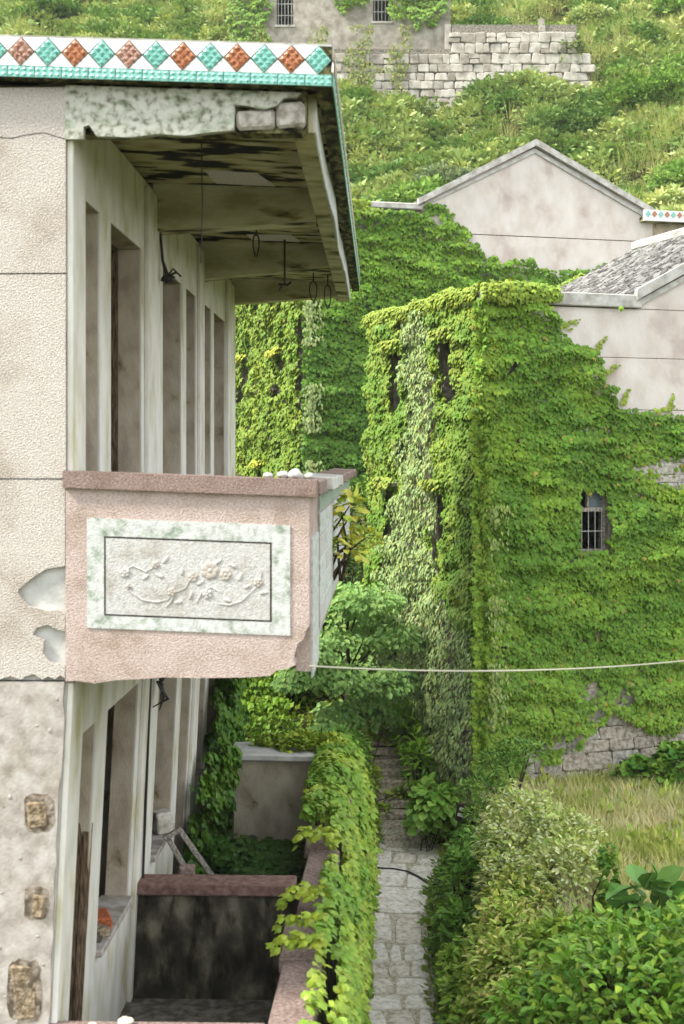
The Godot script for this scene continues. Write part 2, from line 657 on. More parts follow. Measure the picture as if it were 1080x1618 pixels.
func make_materials() -> void:
	var grime := noise_tex(0.012, 5, 31, [Color(0.89, 0.875, 0.85), Color(0.96, 0.953, 0.94), Color.WHITE], [0.14, 0.34, 0.55])
	var dark_grime := noise_tex(0.014, 6, 32, [Color(0.52, 0.50, 0.44), Color(0.80, 0.78, 0.72), Color(0.97, 0.96, 0.94), Color.WHITE], [0.05, 0.15, 0.27, 0.45])
	var streaks := noise_tex(0.02, 5, 33, [Color(0.55, 0.54, 0.50), Color(0.87, 0.86, 0.83), Color.WHITE], [0.18, 0.34, 0.48])
	var moss := noise_tex(0.022, 6, 34, [Color(0.70, 0.75, 0.68), Color(0.90, 0.925, 0.89), Color.WHITE], [0.16, 0.32, 0.46])
	mats.stucco = surface([Color(0.70, 0.66, 0.615), Color(0.785, 0.75, 0.71), Color(0.835, 0.805, 0.77)], [0.2, 0.5, 0.8], 0.12, 5, Vector3.ONE * 0.9, 0.95, "pebble", 0.5, grime, Vector3.ONE * 3.4)
	mats.smooth_plaster = surface([Color(0.715, 0.71, 0.685), Color(0.765, 0.76, 0.735), Color(0.80, 0.795, 0.775)], [0.2, 0.5, 0.8], 0.015, 5, Vector3.ONE * 1.6, 0.9, "grain", 0.1, grime, Vector3.ONE * 2.6)
	mats.low_plaster = surface([Color(0.60, 0.57, 0.535), Color(0.685, 0.655, 0.62), Color(0.74, 0.72, 0.69)], [0.2, 0.5, 0.8], 0.02, 6, Vector3.ONE * 1.7, 0.95, "grain", 0.1, grime, Vector3(1.6, 3.4, 1.6))
	mats.pink = surface([Color(0.68, 0.605, 0.57), Color(0.755, 0.68, 0.64), Color(0.81, 0.745, 0.71)], [0.2, 0.5, 0.8], 0.10, 5, Vector3.ONE * 0.9, 0.95, "pebble", 0.4, grime, Vector3.ONE * 2.0)
	mats.pale_panel = surface([Color(0.72, 0.725, 0.70), Color(0.785, 0.79, 0.77), Color(0.815, 0.82, 0.80)], [0.2, 0.5, 0.8], 0.03, 5, Vector3.ONE * 0.9, 0.9, "grain", 0.15, noise_tex(0.02, 6, 39, [Color(0.70, 0.745, 0.685), Color(0.88, 0.905, 0.87), Color.WHITE], [0.14, 0.32, 0.5]), Vector3.ONE * 1.1)
	mats.relief = surface([Color(0.69, 0.68, 0.655), Color(0.755, 0.745, 0.725), Color(0.79, 0.785, 0.77)], [0.2, 0.5, 0.8], 0.06, 5, Vector3.ONE * 0.9, 0.9, "grain", 0.2, grime, Vector3.ONE * 1.5)
	mats.relief_pink = surface([Color(0.67, 0.63, 0.585), Color(0.73, 0.695, 0.65), Color(0.77, 0.735, 0.70)], [0.2, 0.5, 0.8], 0.03, 5, Vector3.ONE * 0.5, 0.9)
	mats.sill = surface([Color(0.47, 0.395, 0.36), Color(0.56, 0.48, 0.445), Color(0.65, 0.575, 0.54)], [0.2, 0.5, 0.8], 0.12, 5, Vector3.ONE * 0.9, 0.95, "pebble", 0.3, grime, Vector3.ONE * 1.3)
	mats.white_paint = surface([Color(0.80, 0.785, 0.72), Color(0.865, 0.85, 0.805), Color(0.90, 0.885, 0.85)], [0.2, 0.5, 0.8], 0.010, 5, Vector3(2.0, 4.0, 2.0), 0.85, "grain", 0.1, noise_tex(0.010, 5, 35, [Color(0.86, 0.85, 0.72), Color(0.95, 0.945, 0.89), Color.WHITE], [0.14, 0.3, 0.48]), Vector3(2.0, 5.0, 2.0))
	mats.reveal = surface([Color(0.67, 0.62, 0.54), Color(0.745, 0.695, 0.61), Color(0.79, 0.745, 0.665)], [0.2, 0.5, 0.8], 0.012, 5, Vector3(1.6, 2.6, 1.6), 0.9, "grain", 0.12, dark_grime, Vector3(2.6, 3.6, 2.6))
	mats.ceiling = surface([Color(0.66, 0.62, 0.44), Color(0.76, 0.73, 0.56), Color(0.82, 0.79, 0.64)], [0.2, 0.5, 0.8], 0.012, 5, Vector3(3.0, 1.2, 1.6), 0.9, "grain", 0.2, noise_tex(0.012, 6, 36, [Color(0.06, 0.055, 0.045), Color(0.28, 0.26, 0.20), Color(0.88, 0.86, 0.78), Color.WHITE], [0.33, 0.42, 0.47, 0.62]), Vector3(4.5, 2.0, 1.5))
	mats.beam = surface([Color(0.66, 0.635, 0.48), Color(0.77, 0.745, 0.60), Color(0.83, 0.81, 0.69)], [0.2, 0.5, 0.8], 0.010, 5, Vector3(3.0, 1.2, 2.0), 0.9, "grain", 0.2, noise_tex(0.010, 5, 37, [Color(0.22, 0.205, 0.16), Color(0.72, 0.69, 0.60), Color.WHITE], [0.14, 0.28, 0.42]), Vector3(5.0, 1.4, 3.0))
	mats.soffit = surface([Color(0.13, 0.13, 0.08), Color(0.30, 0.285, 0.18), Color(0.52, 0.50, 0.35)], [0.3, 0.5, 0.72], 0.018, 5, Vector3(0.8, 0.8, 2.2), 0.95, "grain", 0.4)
	mats.old_render = surface([Color(0.47, 0.46, 0.40), Color(0.68, 0.68, 0.62), Color(0.77, 0.77, 0.72)], [0.16, 0.38, 0.6], 0.03, 6, Vector3.ONE * 1.0, 0.95, "stone", 0.5, moss, Vector3(3.0, 1.1, 3.0))
	mats.brickstone = surface([Color(0.40, 0.37, 0.34), Color(0.60, 0.57, 0.53), Color(0.70, 0.67, 0.64)], [0.27, 0.5, 0.7], 0.05, 5, Vector3.ONE * 0.7, 0.95, "grain", 0.50, grime, Vector3.ONE)
	mats.recess = plain(Color(0.20, 0.18, 0.15), 1.0)
	mats.mould = surface([Color(0.165, 0.155, 0.13), Color(0.275, 0.26, 0.22), Color(0.47, 0.45, 0.385)], [0.26, 0.52, 0.82], 0.010, 6, Vector3(1.6, 2.4, 1.6), 0.95, "grain", 0.3, streaks, Vector3(1.4, 4.0, 1.4))
	mats.yard = surface([Color(0.30, 0.285, 0.25), Color(0.40, 0.38, 0.34), Color(0.48, 0.46, 0.42)], [0.25, 0.5, 0.75], 0.02, 6, Vector3.ONE * 1.3, 1.0, "stone", 0.6)
	mats.coping = surface([Color(0.44, 0.37, 0.345), Color(0.53, 0.455, 0.42), Color(0.61, 0.54, 0.505)], [0.2, 0.5, 0.8], 0.05, 5, Vector3.ONE * 0.9, 0.9, "grain", 0.3, grime, Vector3.ONE * 0.9)
	mats.red_coping = surface([Color(0.40, 0.30, 0.27), Color(0.475, 0.37, 0.335), Color(0.55, 0.44, 0.41)], [0.2, 0.5, 0.8], 0.03, 5, Vector3.ONE * 1.2, 0.9, "grain", 0.25)
	mats.house_plaster = surface([Color(0.80, 0.76, 0.72), Color(0.84, 0.805, 0.77), Color(0.865, 0.835, 0.805)], [0.15, 0.5, 0.85], 0.012, 6, Vector3(3.0, 4.5, 3.0), 0.95, "grain", 0.15, noise_tex(0.008, 6, 38, [Color(0.90, 0.87, 0.855), Color(0.975, 0.965, 0.955), Color.WHITE], [0.14, 0.34, 0.6]), Vector3(3.4, 5.0, 3.4))
	mats.grey_coping = surface([Color(0.63, 0.62, 0.59), Color(0.73, 0.72, 0.69), Color(0.79, 0.78, 0.755)], [0.2, 0.5, 0.8], 0.02, 6, Vector3.ONE * 2.5, 0.95, "stone", 0.25, grime, Vector3.ONE * 1.6)
	mats.rubble = surface([Color(0.56, 0.53, 0.485), Color(0.69, 0.665, 0.62), Color(0.765, 0.74, 0.70)], [0.24, 0.5, 0.76], 0.03, 6, Vector3.ONE * 1.2, 0.95, "stone", 0.9)
	mats.rubble_warm = surface([Color(0.53, 0.49, 0.43), Color(0.66, 0.62, 0.56), Color(0.74, 0.705, 0.65)], [0.24, 0.5, 0.76], 0.03, 6, Vector3.ONE * 1.2, 0.95, "stone", 0.9)
	mats.far_stone = surface([Color(0.62, 0.59, 0.545), Color(0.715, 0.69, 0.645), Color(0.77, 0.745, 0.705)], [0.2, 0.5, 0.8], 0.012, 5, Vector3.ONE * 4.0, 0.95, "stone", 1.0)
	mats.far_stone_dark = surface([Color(0.53, 0.50, 0.455), Color(0.62, 0.59, 0.545), Color(0.68, 0.655, 0.61)], [0.2, 0.5, 0.8], 0.012, 5, Vector3.ONE * 4.0, 0.95, "stone", 1.0)
	mats.mortar = surface([Color(0.42, 0.395, 0.35), Color(0.52, 0.495, 0.445), Color(0.60, 0.575, 0.525)], [0.26, 0.5, 0.74], 0.03, 5, Vector3.ONE * 1.6, 1.0, "stone", 0.7)
	mats.exposed = surface([Color(0.40, 0.345, 0.27), Color(0.555, 0.49, 0.395), Color(0.65, 0.59, 0.50)], [0.2, 0.5, 0.8], 0.03, 6, Vector3.ONE * 0.8, 0.95, "stone", 1.2)
	mats.flag = surface([Color(0.70, 0.68, 0.625), Color(0.825, 0.80, 0.745), Color(0.87, 0.85, 0.80)], [0.2, 0.45, 0.8], 0.03, 6, Vector3.ONE * 1.3, 0.9, "stone", 0.3, grime, Vector3.ONE * 1.6)
	mats.flag_warm = surface([Color(0.66, 0.625, 0.555), Color(0.785, 0.75, 0.685), Color(0.84, 0.81, 0.755)], [0.2, 0.45, 0.8], 0.03, 6, Vector3.ONE * 1.3, 0.9, "stone", 0.3, grime, Vector3.ONE * 1.6)
	mats.step = surface([Color(0.50, 0.455, 0.37), Color(0.66, 0.615, 0.53), Color(0.75, 0.71, 0.63)], [0.24, 0.5, 0.76], 0.03, 6, Vector3.ONE * 1.0, 0.95, "stone", 0.5)
	mats.path_bed = surface([Color(0.56, 0.535, 0.44), Color(0.68, 0.655, 0.57), Color(0.75, 0.725, 0.65)], [0.26, 0.5, 0.74], 0.04, 5, Vector3.ONE * 1.0, 1.0, "grain", 0.3)
	mats.earth = surface([Color(0.17, 0.19, 0.085), Color(0.26, 0.28, 0.13), Color(0.37, 0.36, 0.20)], [0.3, 0.5, 0.7], 0.02, 6, Vector3.ONE * 3.0, 1.0, "stone", 1.50)
	mats.wood = surface([Color(0.27, 0.215, 0.165), Color(0.42, 0.345, 0.27), Color(0.53, 0.45, 0.365)], [0.26, 0.5, 0.74], 0.02, 5, Vector3(0.15, 1.6, 0.15), 0.85, "grain", 0.15)
	mats.grey_wood = surface([Color(0.46, 0.43, 0.39), Color(0.62, 0.59, 0.545), Color(0.71, 0.685, 0.645)], [0.26, 0.5, 0.74], 0.02, 5, Vector3(0.3, 0.3, 0.3), 0.85, "grain", 0.15)
	mats.bark = surface([Color(0.15, 0.125, 0.095), Color(0.26, 0.22, 0.17), Color(0.35, 0.31, 0.25)], [0.26, 0.5, 0.74], 0.04, 5, Vector3(0.3, 0.9, 0.3), 0.95, "stone", 0.50)
	mats.brick = surface([Color(0.55, 0.27, 0.17), Color(0.72, 0.40, 0.25), Color(0.78, 0.50, 0.35)], [0.26, 0.5, 0.74], 0.04, 4, Vector3.ONE * 0.4, 0.95, "grain", 0.30)
	mats.roof_tile = surface([Color(0.40, 0.39, 0.37), Color(0.58, 0.565, 0.54), Color(0.72, 0.70, 0.67)], [0.3, 0.5, 0.7], 0.12, 4, Vector3.ONE * 1.6, 0.95, "grain", 0.50)
	mats.green_paint = surface([Color(0.50, 0.56, 0.49), Color(0.62, 0.68, 0.61), Color(0.70, 0.74, 0.69)], [0.2, 0.5, 0.8], 0.03, 5, Vector3.ONE * 0.8, 0.9)
	mats.bare_ceiling = surface([Color(0.76, 0.72, 0.69), Color(0.85, 0.82, 0.79), Color(0.90, 0.875, 0.85)], [0.2, 0.5, 0.8], 0.04, 5, Vector3.ONE * 0.6, 0.95)
	mats.crumbled = surface([Color(0.36, 0.32, 0.27), Color(0.50, 0.455, 0.395), Color(0.60, 0.555, 0.50)], [0.25, 0.5, 0.75], 0.015, 5, Vector3.ONE * 0.7, 1.0, "stone", 0.5)
	mats.black = plain(Color(0.05, 0.05, 0.055), 0.6)
	mats.wire = plain(Color(0.10, 0.09, 0.08), 0.7)
	mats.rope = plain(Color(0.72, 0.70, 0.63), 0.8)
	mats.iron = plain(Color(0.30, 0.30, 0.30), 0.6, 0.2)
	mats.pale_iron = plain(Color(0.62, 0.62, 0.60), 0.6, 0.1)
	mats.white_tile = glaze([Color(0.84, 0.84, 0.82), Color(0.91, 0.91, 0.90), Color(0.93, 0.93, 0.92)], 0.3)
	mats.teal_tile = glaze([Color(0.36, 0.61, 0.56), Color(0.47, 0.74, 0.68), Color(0.60, 0.81, 0.76)], 0.25)
	mats.orange_tile = glaze([Color(0.47, 0.26, 0.16), Color(0.68, 0.40, 0.25), Color(0.79, 0.57, 0.42)], 0.28)
	mats.worn_tile = glaze([Color(0.45, 0.25, 0.17), Color(0.68, 0.50, 0.42), Color(0.80, 0.70, 0.64)], 0.45)
	mats.pane = plain(Color(0.55, 0.62, 0.68, 0.25), 0.08)
	mats.pane.transparency = BaseMaterial3D.TRANSPARENCY_ALPHA
	mats.leaf = leafy(0.5, 0.3)
	mats.gloss_leaf = leafy(0.38, 0.3)
	mats.matt_leaf = leafy(0.7, 0.4)
	mats.grass = leafy(0.8, 0.6)


func glaze(cols: Array, rough: float) -> StandardMaterial3D:
	var m := surface(cols, [0.24, 0.46, 0.72], 0.03, 5, Vector3.ONE * 0.35, rough)
	m.metallic_specular = 0.5
	return m


# ---------------------------------------------------------------- land, path, steps

func build_land() -> void:
	var xs := axis([-90.0, -30.0, 6.0, -10.0, 2.0, -3.0, 0.6, 4.0, 0.14, 12.0, 0.8, 34.0, 1.5, 100.0, 6.0])
	var ds := axis([-30.0, 4.0, 4.0, 9.0, 0.5, 23.0, 0.14, 40.0, 0.6, 84.0, 1.0, 190.0, 8.0])
	var st := SurfaceTool.new()
	st.begin(Mesh.PRIMITIVE_TRIANGLES)
	st.set_smooth_group(0)
	for d in ds:
		for x in xs:
			st.add_vertex(Vector3(x, ground(x, d), -d))
	var w := xs.size()
	for j in ds.size() - 1:
		for i in w - 1:
			var a := j * w + i
			for k in [a, a + w, a + w + 1, a, a + w + 1, a + 1]:
				st.add_index(k)
	st.generate_normals()
	var o := MeshInstance3D.new()
	o.name = "hillside_ground"
	o.mesh = st.commit()
	o.material_override = mats.earth
	add_child(o)
	o.set_meta("kind", "structure")

	# the path: a bed with flagstones on it
	var bed := M.new()
	var d := 7.0
	while d < 17.55:
		var e := d + 0.25
		var a := Vector3(path_mid(d), base_height(d) + 0.026, -d)
		var b := Vector3(path_mid(e), base_height(e) + 0.026, -e)
		var p := Vector3(path_half(d) + 0.05, 0, 0)
		var q := Vector3(path_half(e) + 0.05, 0, 0)
		bed.quad(a - p, a + p, b + q, b - q, Vector3.UP)
		d = e
	var path := structure("path", bed, mats.path_bed)
	d = 10.6
	var row := 0
	var skew := 0.0
	while d < 17.35:
		var smooth_part := d > 14.4 and d < 16.2
		var run := rng.randf_range(0.30, 0.46) if not smooth_part else rng.randf_range(0.5, 0.75)
		run = minf(run, 17.42 - d)
		var skew_next := 0.0
		var cuts := [0.0]
		var n := (2 + rng.randi() % 2) if not smooth_part else 1 + rng.randi() % 2
		for i in range(1, n):
			cuts.append(clampf((i + rng.randf_range(-0.22, 0.22)) / n, 0.1, 0.9))
		cuts.append(1.0)
		for i in n:
			var gap := 0.006 if not smooth_part else 0.005
			var c0 := d + gap + rng.randf_range(-0.012, 0.03)
			var c1 := d + run - gap + rng.randf_range(-0.03, 0.012)
			var xa: float = path_mid(d) + path_half(d) * (2.0 * cuts[i] - 1.0) + gap
			var xb: float = path_mid(d) + path_half(d) * (2.0 * cuts[i + 1] - 1.0) - gap
			if i == 0:
				xa += rng.randf_range(-0.07, 0.03)
			if i == n - 1:
				xb += rng.randf_range(-0.03, 0.07)
			var sx := path_mid(d + run) - path_mid(d)
			if i == 0:
				skew_next = rng.randf_range(-0.28, 0.28)
			var px := path_mid(d)
			# an irregular stone: a rounded polygon, raised
			var corner := [Vector2(xa, c0 + skew * (xa - px) + rng.randf_range(-0.02, 0.02)), Vector2(lerpf(xa, xb, 0.5), c0 + skew * ((xa + xb) / 2.0 - px) + rng.randf_range(-0.015, 0.015)), Vector2(xb, c0 + skew * (xb - px) + rng.randf_range(-0.02, 0.02)), Vector2(xb + sx * 0.5 + rng.randf_range(-0.02, 0.01), (c0 + c1) / 2),
				Vector2(xb + sx + rng.randf_range(-0.05, 0.0), c1 + skew_next * (xb - px) + rng.randf_range(-0.02, 0.02)), Vector2(lerpf(xa, xb, 0.5) + sx, c1 + skew_next * ((xa + xb) / 2.0 - px) + rng.randf_range(-0.015, 0.015)), Vector2(xa + sx + rng.randf_range(0.0, 0.05), c1 + skew_next * (xa - px) + rng.randf_range(-0.02, 0.02)), Vector2(xa + sx * 0.5 + rng.randf_range(-0.01, 0.02), (c0 + c1) / 2)]
			for j in range(0, 8, 2):       # corners cut off
				corner[j] = corner[j].lerp((corner[(j + 7) % 8] + corner[(j + 1) % 8]) / 2.0, 0.16)
			var mid := Vector2.ZERO
			for p in corner:
				mid += p / 8.0
			var m := M.new()
			var lift := rng.randf_range(0.0, 0.012)
			var flag_top := []
			var flag_edge := []
			for p: Vector2 in corner:
				flag_top.append(Vector3((p.x - mid.x) * 0.95, base_height(p.y) - base_height(mid.y) + 0.034 + lift, -(p.y - mid.y) * 0.95))
				flag_edge.append(Vector3(p.x - mid.x, base_height(p.y) - base_height(mid.y) + 0.022 + lift, -(p.y - mid.y)))
			for j in 8:
				var k := (j + 1) % 8
				m.tri(Vector3(0, 0.036 + lift, 0), flag_top[j], flag_top[k], Vector3.UP)
				m.quad(flag_top[j], flag_top[k], flag_edge[k], flag_edge[j], Vector3.UP + flag_edge[j])
				m.quad(flag_edge[j], flag_edge[k], flag_edge[k] + Vector3.DOWN * 0.08, flag_edge[j] + Vector3.DOWN * 0.08, flag_edge[j] * Vector3(1, 0, 1))
			part("flagstone", m, mats.flag if rng.randf() < 0.65 else mats.flag_warm, path, Transform3D(Basis.IDENTITY, Vector3(mid.x, base_height(mid.y), -mid.y)))
		d += run
		skew = skew_next
		row += 1
	# the side way that turns off to the right, a few large slabs
	for e in [[1.12, 17.0, 0.20, 0.26], [1.48, 16.92, 0.15, 0.24], [0.98, 16.6, 0.13, 0.12]]:
		var m := M.new()
		m.slab(Vector3(-e[2], -0.1, -e[3]), Vector3(e[2], 0.045, e[3]), 0.03, rng, 0.03)
		part("flagstone", m, mats.flag, path, Transform3D(Basis(Vector3.UP, 0.12), Vector3(e[0], base_height(e[1]), -e[1])))

	# steps up the alley
	var stair := Node3D.new()
	stair.name = "stone_steps"
	stair.position = Vector3(path_mid(17.5), base_height(17.5), -17.5)
	add_child(stair)
	stair.set_meta("kind", "structure")
	for i in 26:
		var dd := 17.5 + i * 0.225
		var m := M.new()
		m.slab(Vector3(-0.36, -0.16, -0.26), Vector3(0.36, 0.03, 0.0), 0.018, rng, 0.022)
		var at := Vector3(path_mid(dd) + rng.randf_range(-0.03, 0.03), base_height(dd) + 0.055, -dd) - stair.position
		part("step", m, mats.step, stair, Transform3D(Basis(Vector3.UP, rng.randf_range(-0.08, 0.08)), at))


# ---------------------------------------------------------------- the near house (its own axes: x right from the corner, y up from the yard, z towards the camera)

const BAYS := [[0.37, 0.90], [1.26, 2.39], [3.38, 4.40], [4.71, 5.34], [5.80, 6.50], [6.77, 7.76]]


func build_near_house() -> void:
	var h := thing("abandoned_house", "derelict plastered house with a tiled veranda eave and an empty balcony", "house", Vector3(-1.523, -4.0, -7.7), -1.64)
	var m := M.new()
	# --- gable wall facing the camera: a backing with outer plaster in panels, joints left open between them
	m.box(Vector3(-4.5, 2.775, -0.19), Vector3(0.0, 6.05, -0.012))
	m.lean = 0.05
	m.box(Vector3(-4.5, -1.4, -0.19), Vector3(0.0, 2.765, -0.014))
	part("gable_wall", m, mats.smooth_plaster, h)
	m = M.new()
	m.box(Vector3(-4.5, 5.027, -0.012), Vector3(-0.002, 6.05, 0.02))
	part("plaster_panel", m, mats.stucco, h)
	m = M.new()
	m.box(Vector3(-4.5, 3.893, -0.012), Vector3(-0.002, 5.018, 0.02))
	part("plaster_panel", m, mats.stucco, h)
	m = M.new()      # the lowest panel has lost plaster beside the balcony
	m.prism(PackedVector2Array([Vector2(-4.5, 3.884), Vector2(-0.004, 3.884), Vector2(-0.004, 3.408), Vector2(-0.06, 3.402), Vector2(-0.11, 3.392), Vector2(-0.17, 3.355), Vector2(-0.22, 3.315), Vector2(-0.262, 3.278), Vector2(-0.268, 3.262),
		Vector2(-0.245, 3.225), Vector2(-0.205, 3.185), Vector2(-0.15, 3.172), Vector2(-0.09, 3.160), Vector2(-0.05, 3.168), Vector2(-0.004, 3.15), Vector2(-0.004, 3.05), Vector2(-0.05, 3.06), Vector2(-0.10, 3.085), Vector2(-0.16, 3.07), Vector2(-0.185, 3.03),
		Vector2(-0.12, 3.0), Vector2(-0.13, 2.93), Vector2(-0.09, 2.88), Vector2(-0.004, 2.86), Vector2(-0.004, 2.79), Vector2(-0.03, 2.806), Vector2(-0.06, 2.785), Vector2(-0.10, 2.80), Vector2(-0.13, 2.783), Vector2(-0.18, 2.812), Vector2(-0.22, 2.80), Vector2(-0.25, 2.782), Vector2(-0.31, 2.80), Vector2(-0.36, 2.784), Vector2(-4.5, 2.782)]), -0.012, 0.022)
	part("plaster_panel", m, mats.stucco, h)
	m = M.new()
	m.lean = 0.05
	var edge := PackedVector2Array([Vector2(-4.5, 2.768)])
	for i in 40:
		edge.append(Vector2(-0.004 + rng.randf_range(-0.012, 0.006), 2.768 - i * 0.1))
	edge.append(Vector2(-4.5, -1.4))
	m.prism(edge, -0.014, 0.014)
	part("lower_plaster", m, mats.low_plaster, h)
	for e in [[-0.115, 2.045, 0.075, 0.095], [-0.105, 1.545, 0.06, 0.085], [-0.145, 1.06, 0.085, 0.165]]:
		m = M.new()
		m.jn = nb
		m.jag = 0.03
		m.slab(Vector3(-e[2], -e[3], -0.06), Vector3(e[2], e[3], 0.028), 0.03, rng, 0.016)
		part("exposed_stone", m, mats.exposed, h, Transform3D(Basis(Vector3.BACK, rng.randf_range(-0.05, 0.05)), Vector3(e[0] - 0.05 * (2.775 - e[1]), e[1], 0)))
		m = M.new()
		var ring := PackedVector2Array()
		for i in 26:
			var a := TAU * i / 26
			ring.append(Vector2(signf(cos(a)) * pow(absf(cos(a)), 0.5) * (e[2] + 0.004) * rng.randf_range(0.97, 1.12), signf(sin(a)) * pow(absf(sin(a)), 0.5) * (e[3] + 0.004) * rng.randf_range(0.97, 1.10)))
		m.prism(ring, 0.0, 0.0165)
		part("mortar_edge", m, mats.crumbled, h, Transform3D(Basis.IDENTITY, Vector3(e[0] - 0.05 * (2.775 - e[1]), e[1], 0)))
	# small pits and blisters in the lower plaster
	m = M.new()
	m.lean = 0.05
	for i in 26:
		var p := Vector3(rng.randf_range(-0.6, -0.03), rng.randf_range(0.6, 2.7), 0.0135)
		m.ball(p, Vector3(rng.randf_range(0.004, 0.014), rng.randf_range(0.004, 0.016), 0.006), 4, 7, nb, 0.6)
	part("plaster_blisters", m, mats.low_plaster, h).set_meta("kind", "stuff")
	# the crack across the top panel
	m = M.new()
	var crack := [Vector3(-0.45, 5.79, 0.019)]
	for q in [[-0.36, 5.775], [-0.30, 5.77], [-0.24, 5.785], [-0.17, 5.795], [-0.12, 5.80], [-0.06, 5.78], [-0.004, 5.765]]:
		crack.append(Vector3(q[0], q[1], 0.019))
	m.tube(crack, [0.0035], 4)
	part("crack", m, mats.recess, h)

	# --- facade seen along its length: upper and lower storey, openings with reveals
	var up := []
	var low := []
	for i in BAYS.size():
		var b: Array = BAYS[i]
		var is_door := i in [0, 1, 3, 5]
		up.append(Rect2(b[0], 0.0 if is_door else 0.85, b[1] - b[0], 2.52 if is_door else 1.67))
		low.append(Rect2(b[0], 0.0 if i in [0, 3, 5] else 0.80, b[1] - b[0], 2.38 if i in [0, 3, 5] else 1.58))
	m = M.new()
	m.wall(Vector3(0, 3.0, -0.19), Vector3.FORWARD, Vector3.UP, Vector3.LEFT * 0.012, Vector2(8.36, 3.05), shift(up, 0.19))
	part("facade_paint", m, mats.white_paint, h)
	m = M.new()
	m.wall(Vector3(-0.0125, 3.0, -0.19), Vector3.FORWARD, Vector3.UP, Vector3.LEFT * 0.155, Vector2(8.36, 3.05), shift(up, 0.19))
	part("facade_wall", m, mats.reveal, h)
	m = M.new()
	m.lean = 0.05
	m.wall(Vector3(0, 0.0, -0.19), Vector3.FORWARD, Vector3.UP, Vector3.LEFT * 0.012, Vector2(8.36, 2.765), shift(low, 0.19))
	part("facade_paint", m, mats.white_paint, h)
	m = M.new()
	m.lean = 0.05
	m.wall(Vector3(-0.0125, 0.0, -0.19), Vector3.FORWARD, Vector3.UP, Vector3.LEFT * 0.155, Vector2(8.36, 2.765), shift(low, 0.19))
	part("facade_wall", m, mats.reveal, h)
	# pilasters that stand proud between the bays
	for z in [[0.0, 0.34], [2.52, 3.05], [5.42, 5.74], [7.80, 8.55]]:
		m = M.new()
		m.slab(Vector3(0.0, 3.0, -z[1]), Vector3(0.035, 6.0, -z[0] - 0.002), 0.006)
		part("pilaster", m, mats.white_paint, h)
		m = M.new()
		m.lean = 0.05
		m.slab(Vector3(0.0, 0.0, -z[1]), Vector3(0.035, 2.76, -z[0] - 0.016), 0.006)
		part("pilaster", m, mats.white_paint, h)
	# inside: floors, back walls, partitions, so that the rooms are closed and dark
	m = M.new()
	m.box(Vector3(-4.5, 2.768, -8.5), Vector3(-0.21, 2.99, -0.2))
	m.box(Vector3(-4.5, -0.2, -8.5), Vector3(-0.21, -0.02, -0.2))
	part("floor", m, mats.yard, h)
	m = M.new()
	m.box(Vector3(-4.5, 2.992, -8.5), Vector3(-4.3, 6.04, -0.2))
	m.box(Vector3(-4.5, -0.018, -8.5), Vector3(-4.3, 2.766, -0.2))
	m.box(Vector3(-4.5, -1.4, -8.72), Vector3(-0.21, 6.04, -8.502))
	part("back_wall", m, mats.reveal, h)
	for z in [-2.9, -5.6]:
		for y in [[-0.018, 2.766], [2.992, 6.04]]:
			m = M.new()
			m.box(Vector3(-4.29, y[0], z - 0.12), Vector3(-0.21, y[1], z))
			part("partition", m, mats.reveal, h)
	# half open door leaves, frames
	for e in [[1, 3.0, 2.5], [3, 3.0, 2.5], [5, 3.0, 2.5], [0, 3.0, 2.5]]:
		var b: Array = BAYS[e[0]]
		m = M.new()
		m.box(Vector3(-0.225, e[1], -b[1] - 0.03), Vector3(-0.17, e[1] + e[2], -b[1] + 0.03))
		part("door_frame", m, mats.wood, h)
	for e in [[1, 3.01], [5, 3.01]]:
		var b: Array = BAYS[e[0]]
		m = M.new()
		m.slab(Vector3(-0.9, 0, -0.02), Vector3(0, 2.4, 0.02), 0.006)
		m.slab(Vector3(-0.8, 1.3, -0.028), Vector3(-0.1, 2.25, 0.028), 0.006)
		m.slab(Vector3(-0.8, 0.15, -0.028), Vector3(-0.1, 1.15, 0.028), 0.006)
		part("door", m, mats.wood, h, Transform3D(Basis(Vector3.UP, 0.25), Vector3(-0.26, e[1], -b[1] + 0.12)))
	# sills of the lower windows
	for i in [1, 2, 4]:
		var b: Array = BAYS[i]
		m = M.new()
		m.slab(Vector3(-0.30, 0.79, -b[1] - 0.01), Vector3(-0.055, 0.835, -b[0] + 0.01), 0.008)
		part("window_sill", m, mats.low_plaster, h)

	# --- veranda roof
	m = M.new()
	m.slope = 0.0378
	m.box(Vector3(-4.6, 6.10, -9.12), Vector3(1.385, 6.24, 0.03))
	part("roof_slab", m, mats.ceiling, h)
	m = M.new()      # eave behind the tiles
	m.slope = 0.0378
	m.box(Vector3(-4.6, 6.072, 0.032), Vector3(1.472, 6.285, 0.112))
	m.box(Vector3(1.387, 6.072, -9.12), Vector3(1.472, 6.285, 0.030))
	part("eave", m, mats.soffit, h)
	m = M.new()
	m.slope = 0.0378
	m.box(Vector3(-4.6, 6.2875, -9.12), Vector3(1.48, 6.30, 0.12))
	part("eave_cap", m, mats.grey_coping, h)
	eave_tiles(h, Vector3(1.4735, 0, 0.1135), 26, 0.0378)
	# long edge beam, and the strip of soffit outside it
	m = M.new()
	m.slope = 0.0378
	m.box(Vector3(1.24, 5.885, -8.62), Vector3(1.36, 6.098, -0.165))
	part("edge_beam", m, mats.beam, h)
	m = M.new()
	m.slope = 0.0378
	m.jn = nb
	m.jag = 0.02
	for i in 30:
		m.slab(Vector3(1.35, 5.885 + 0.002 * (i % 3), -8.6 + i * 0.28), Vector3(1.373, 6.09, -8.6 + i * 0.28 + 0.279), 0.006)
	part("peeling_paint", m, mats.pale_panel, h).set_meta("kind", "stuff")
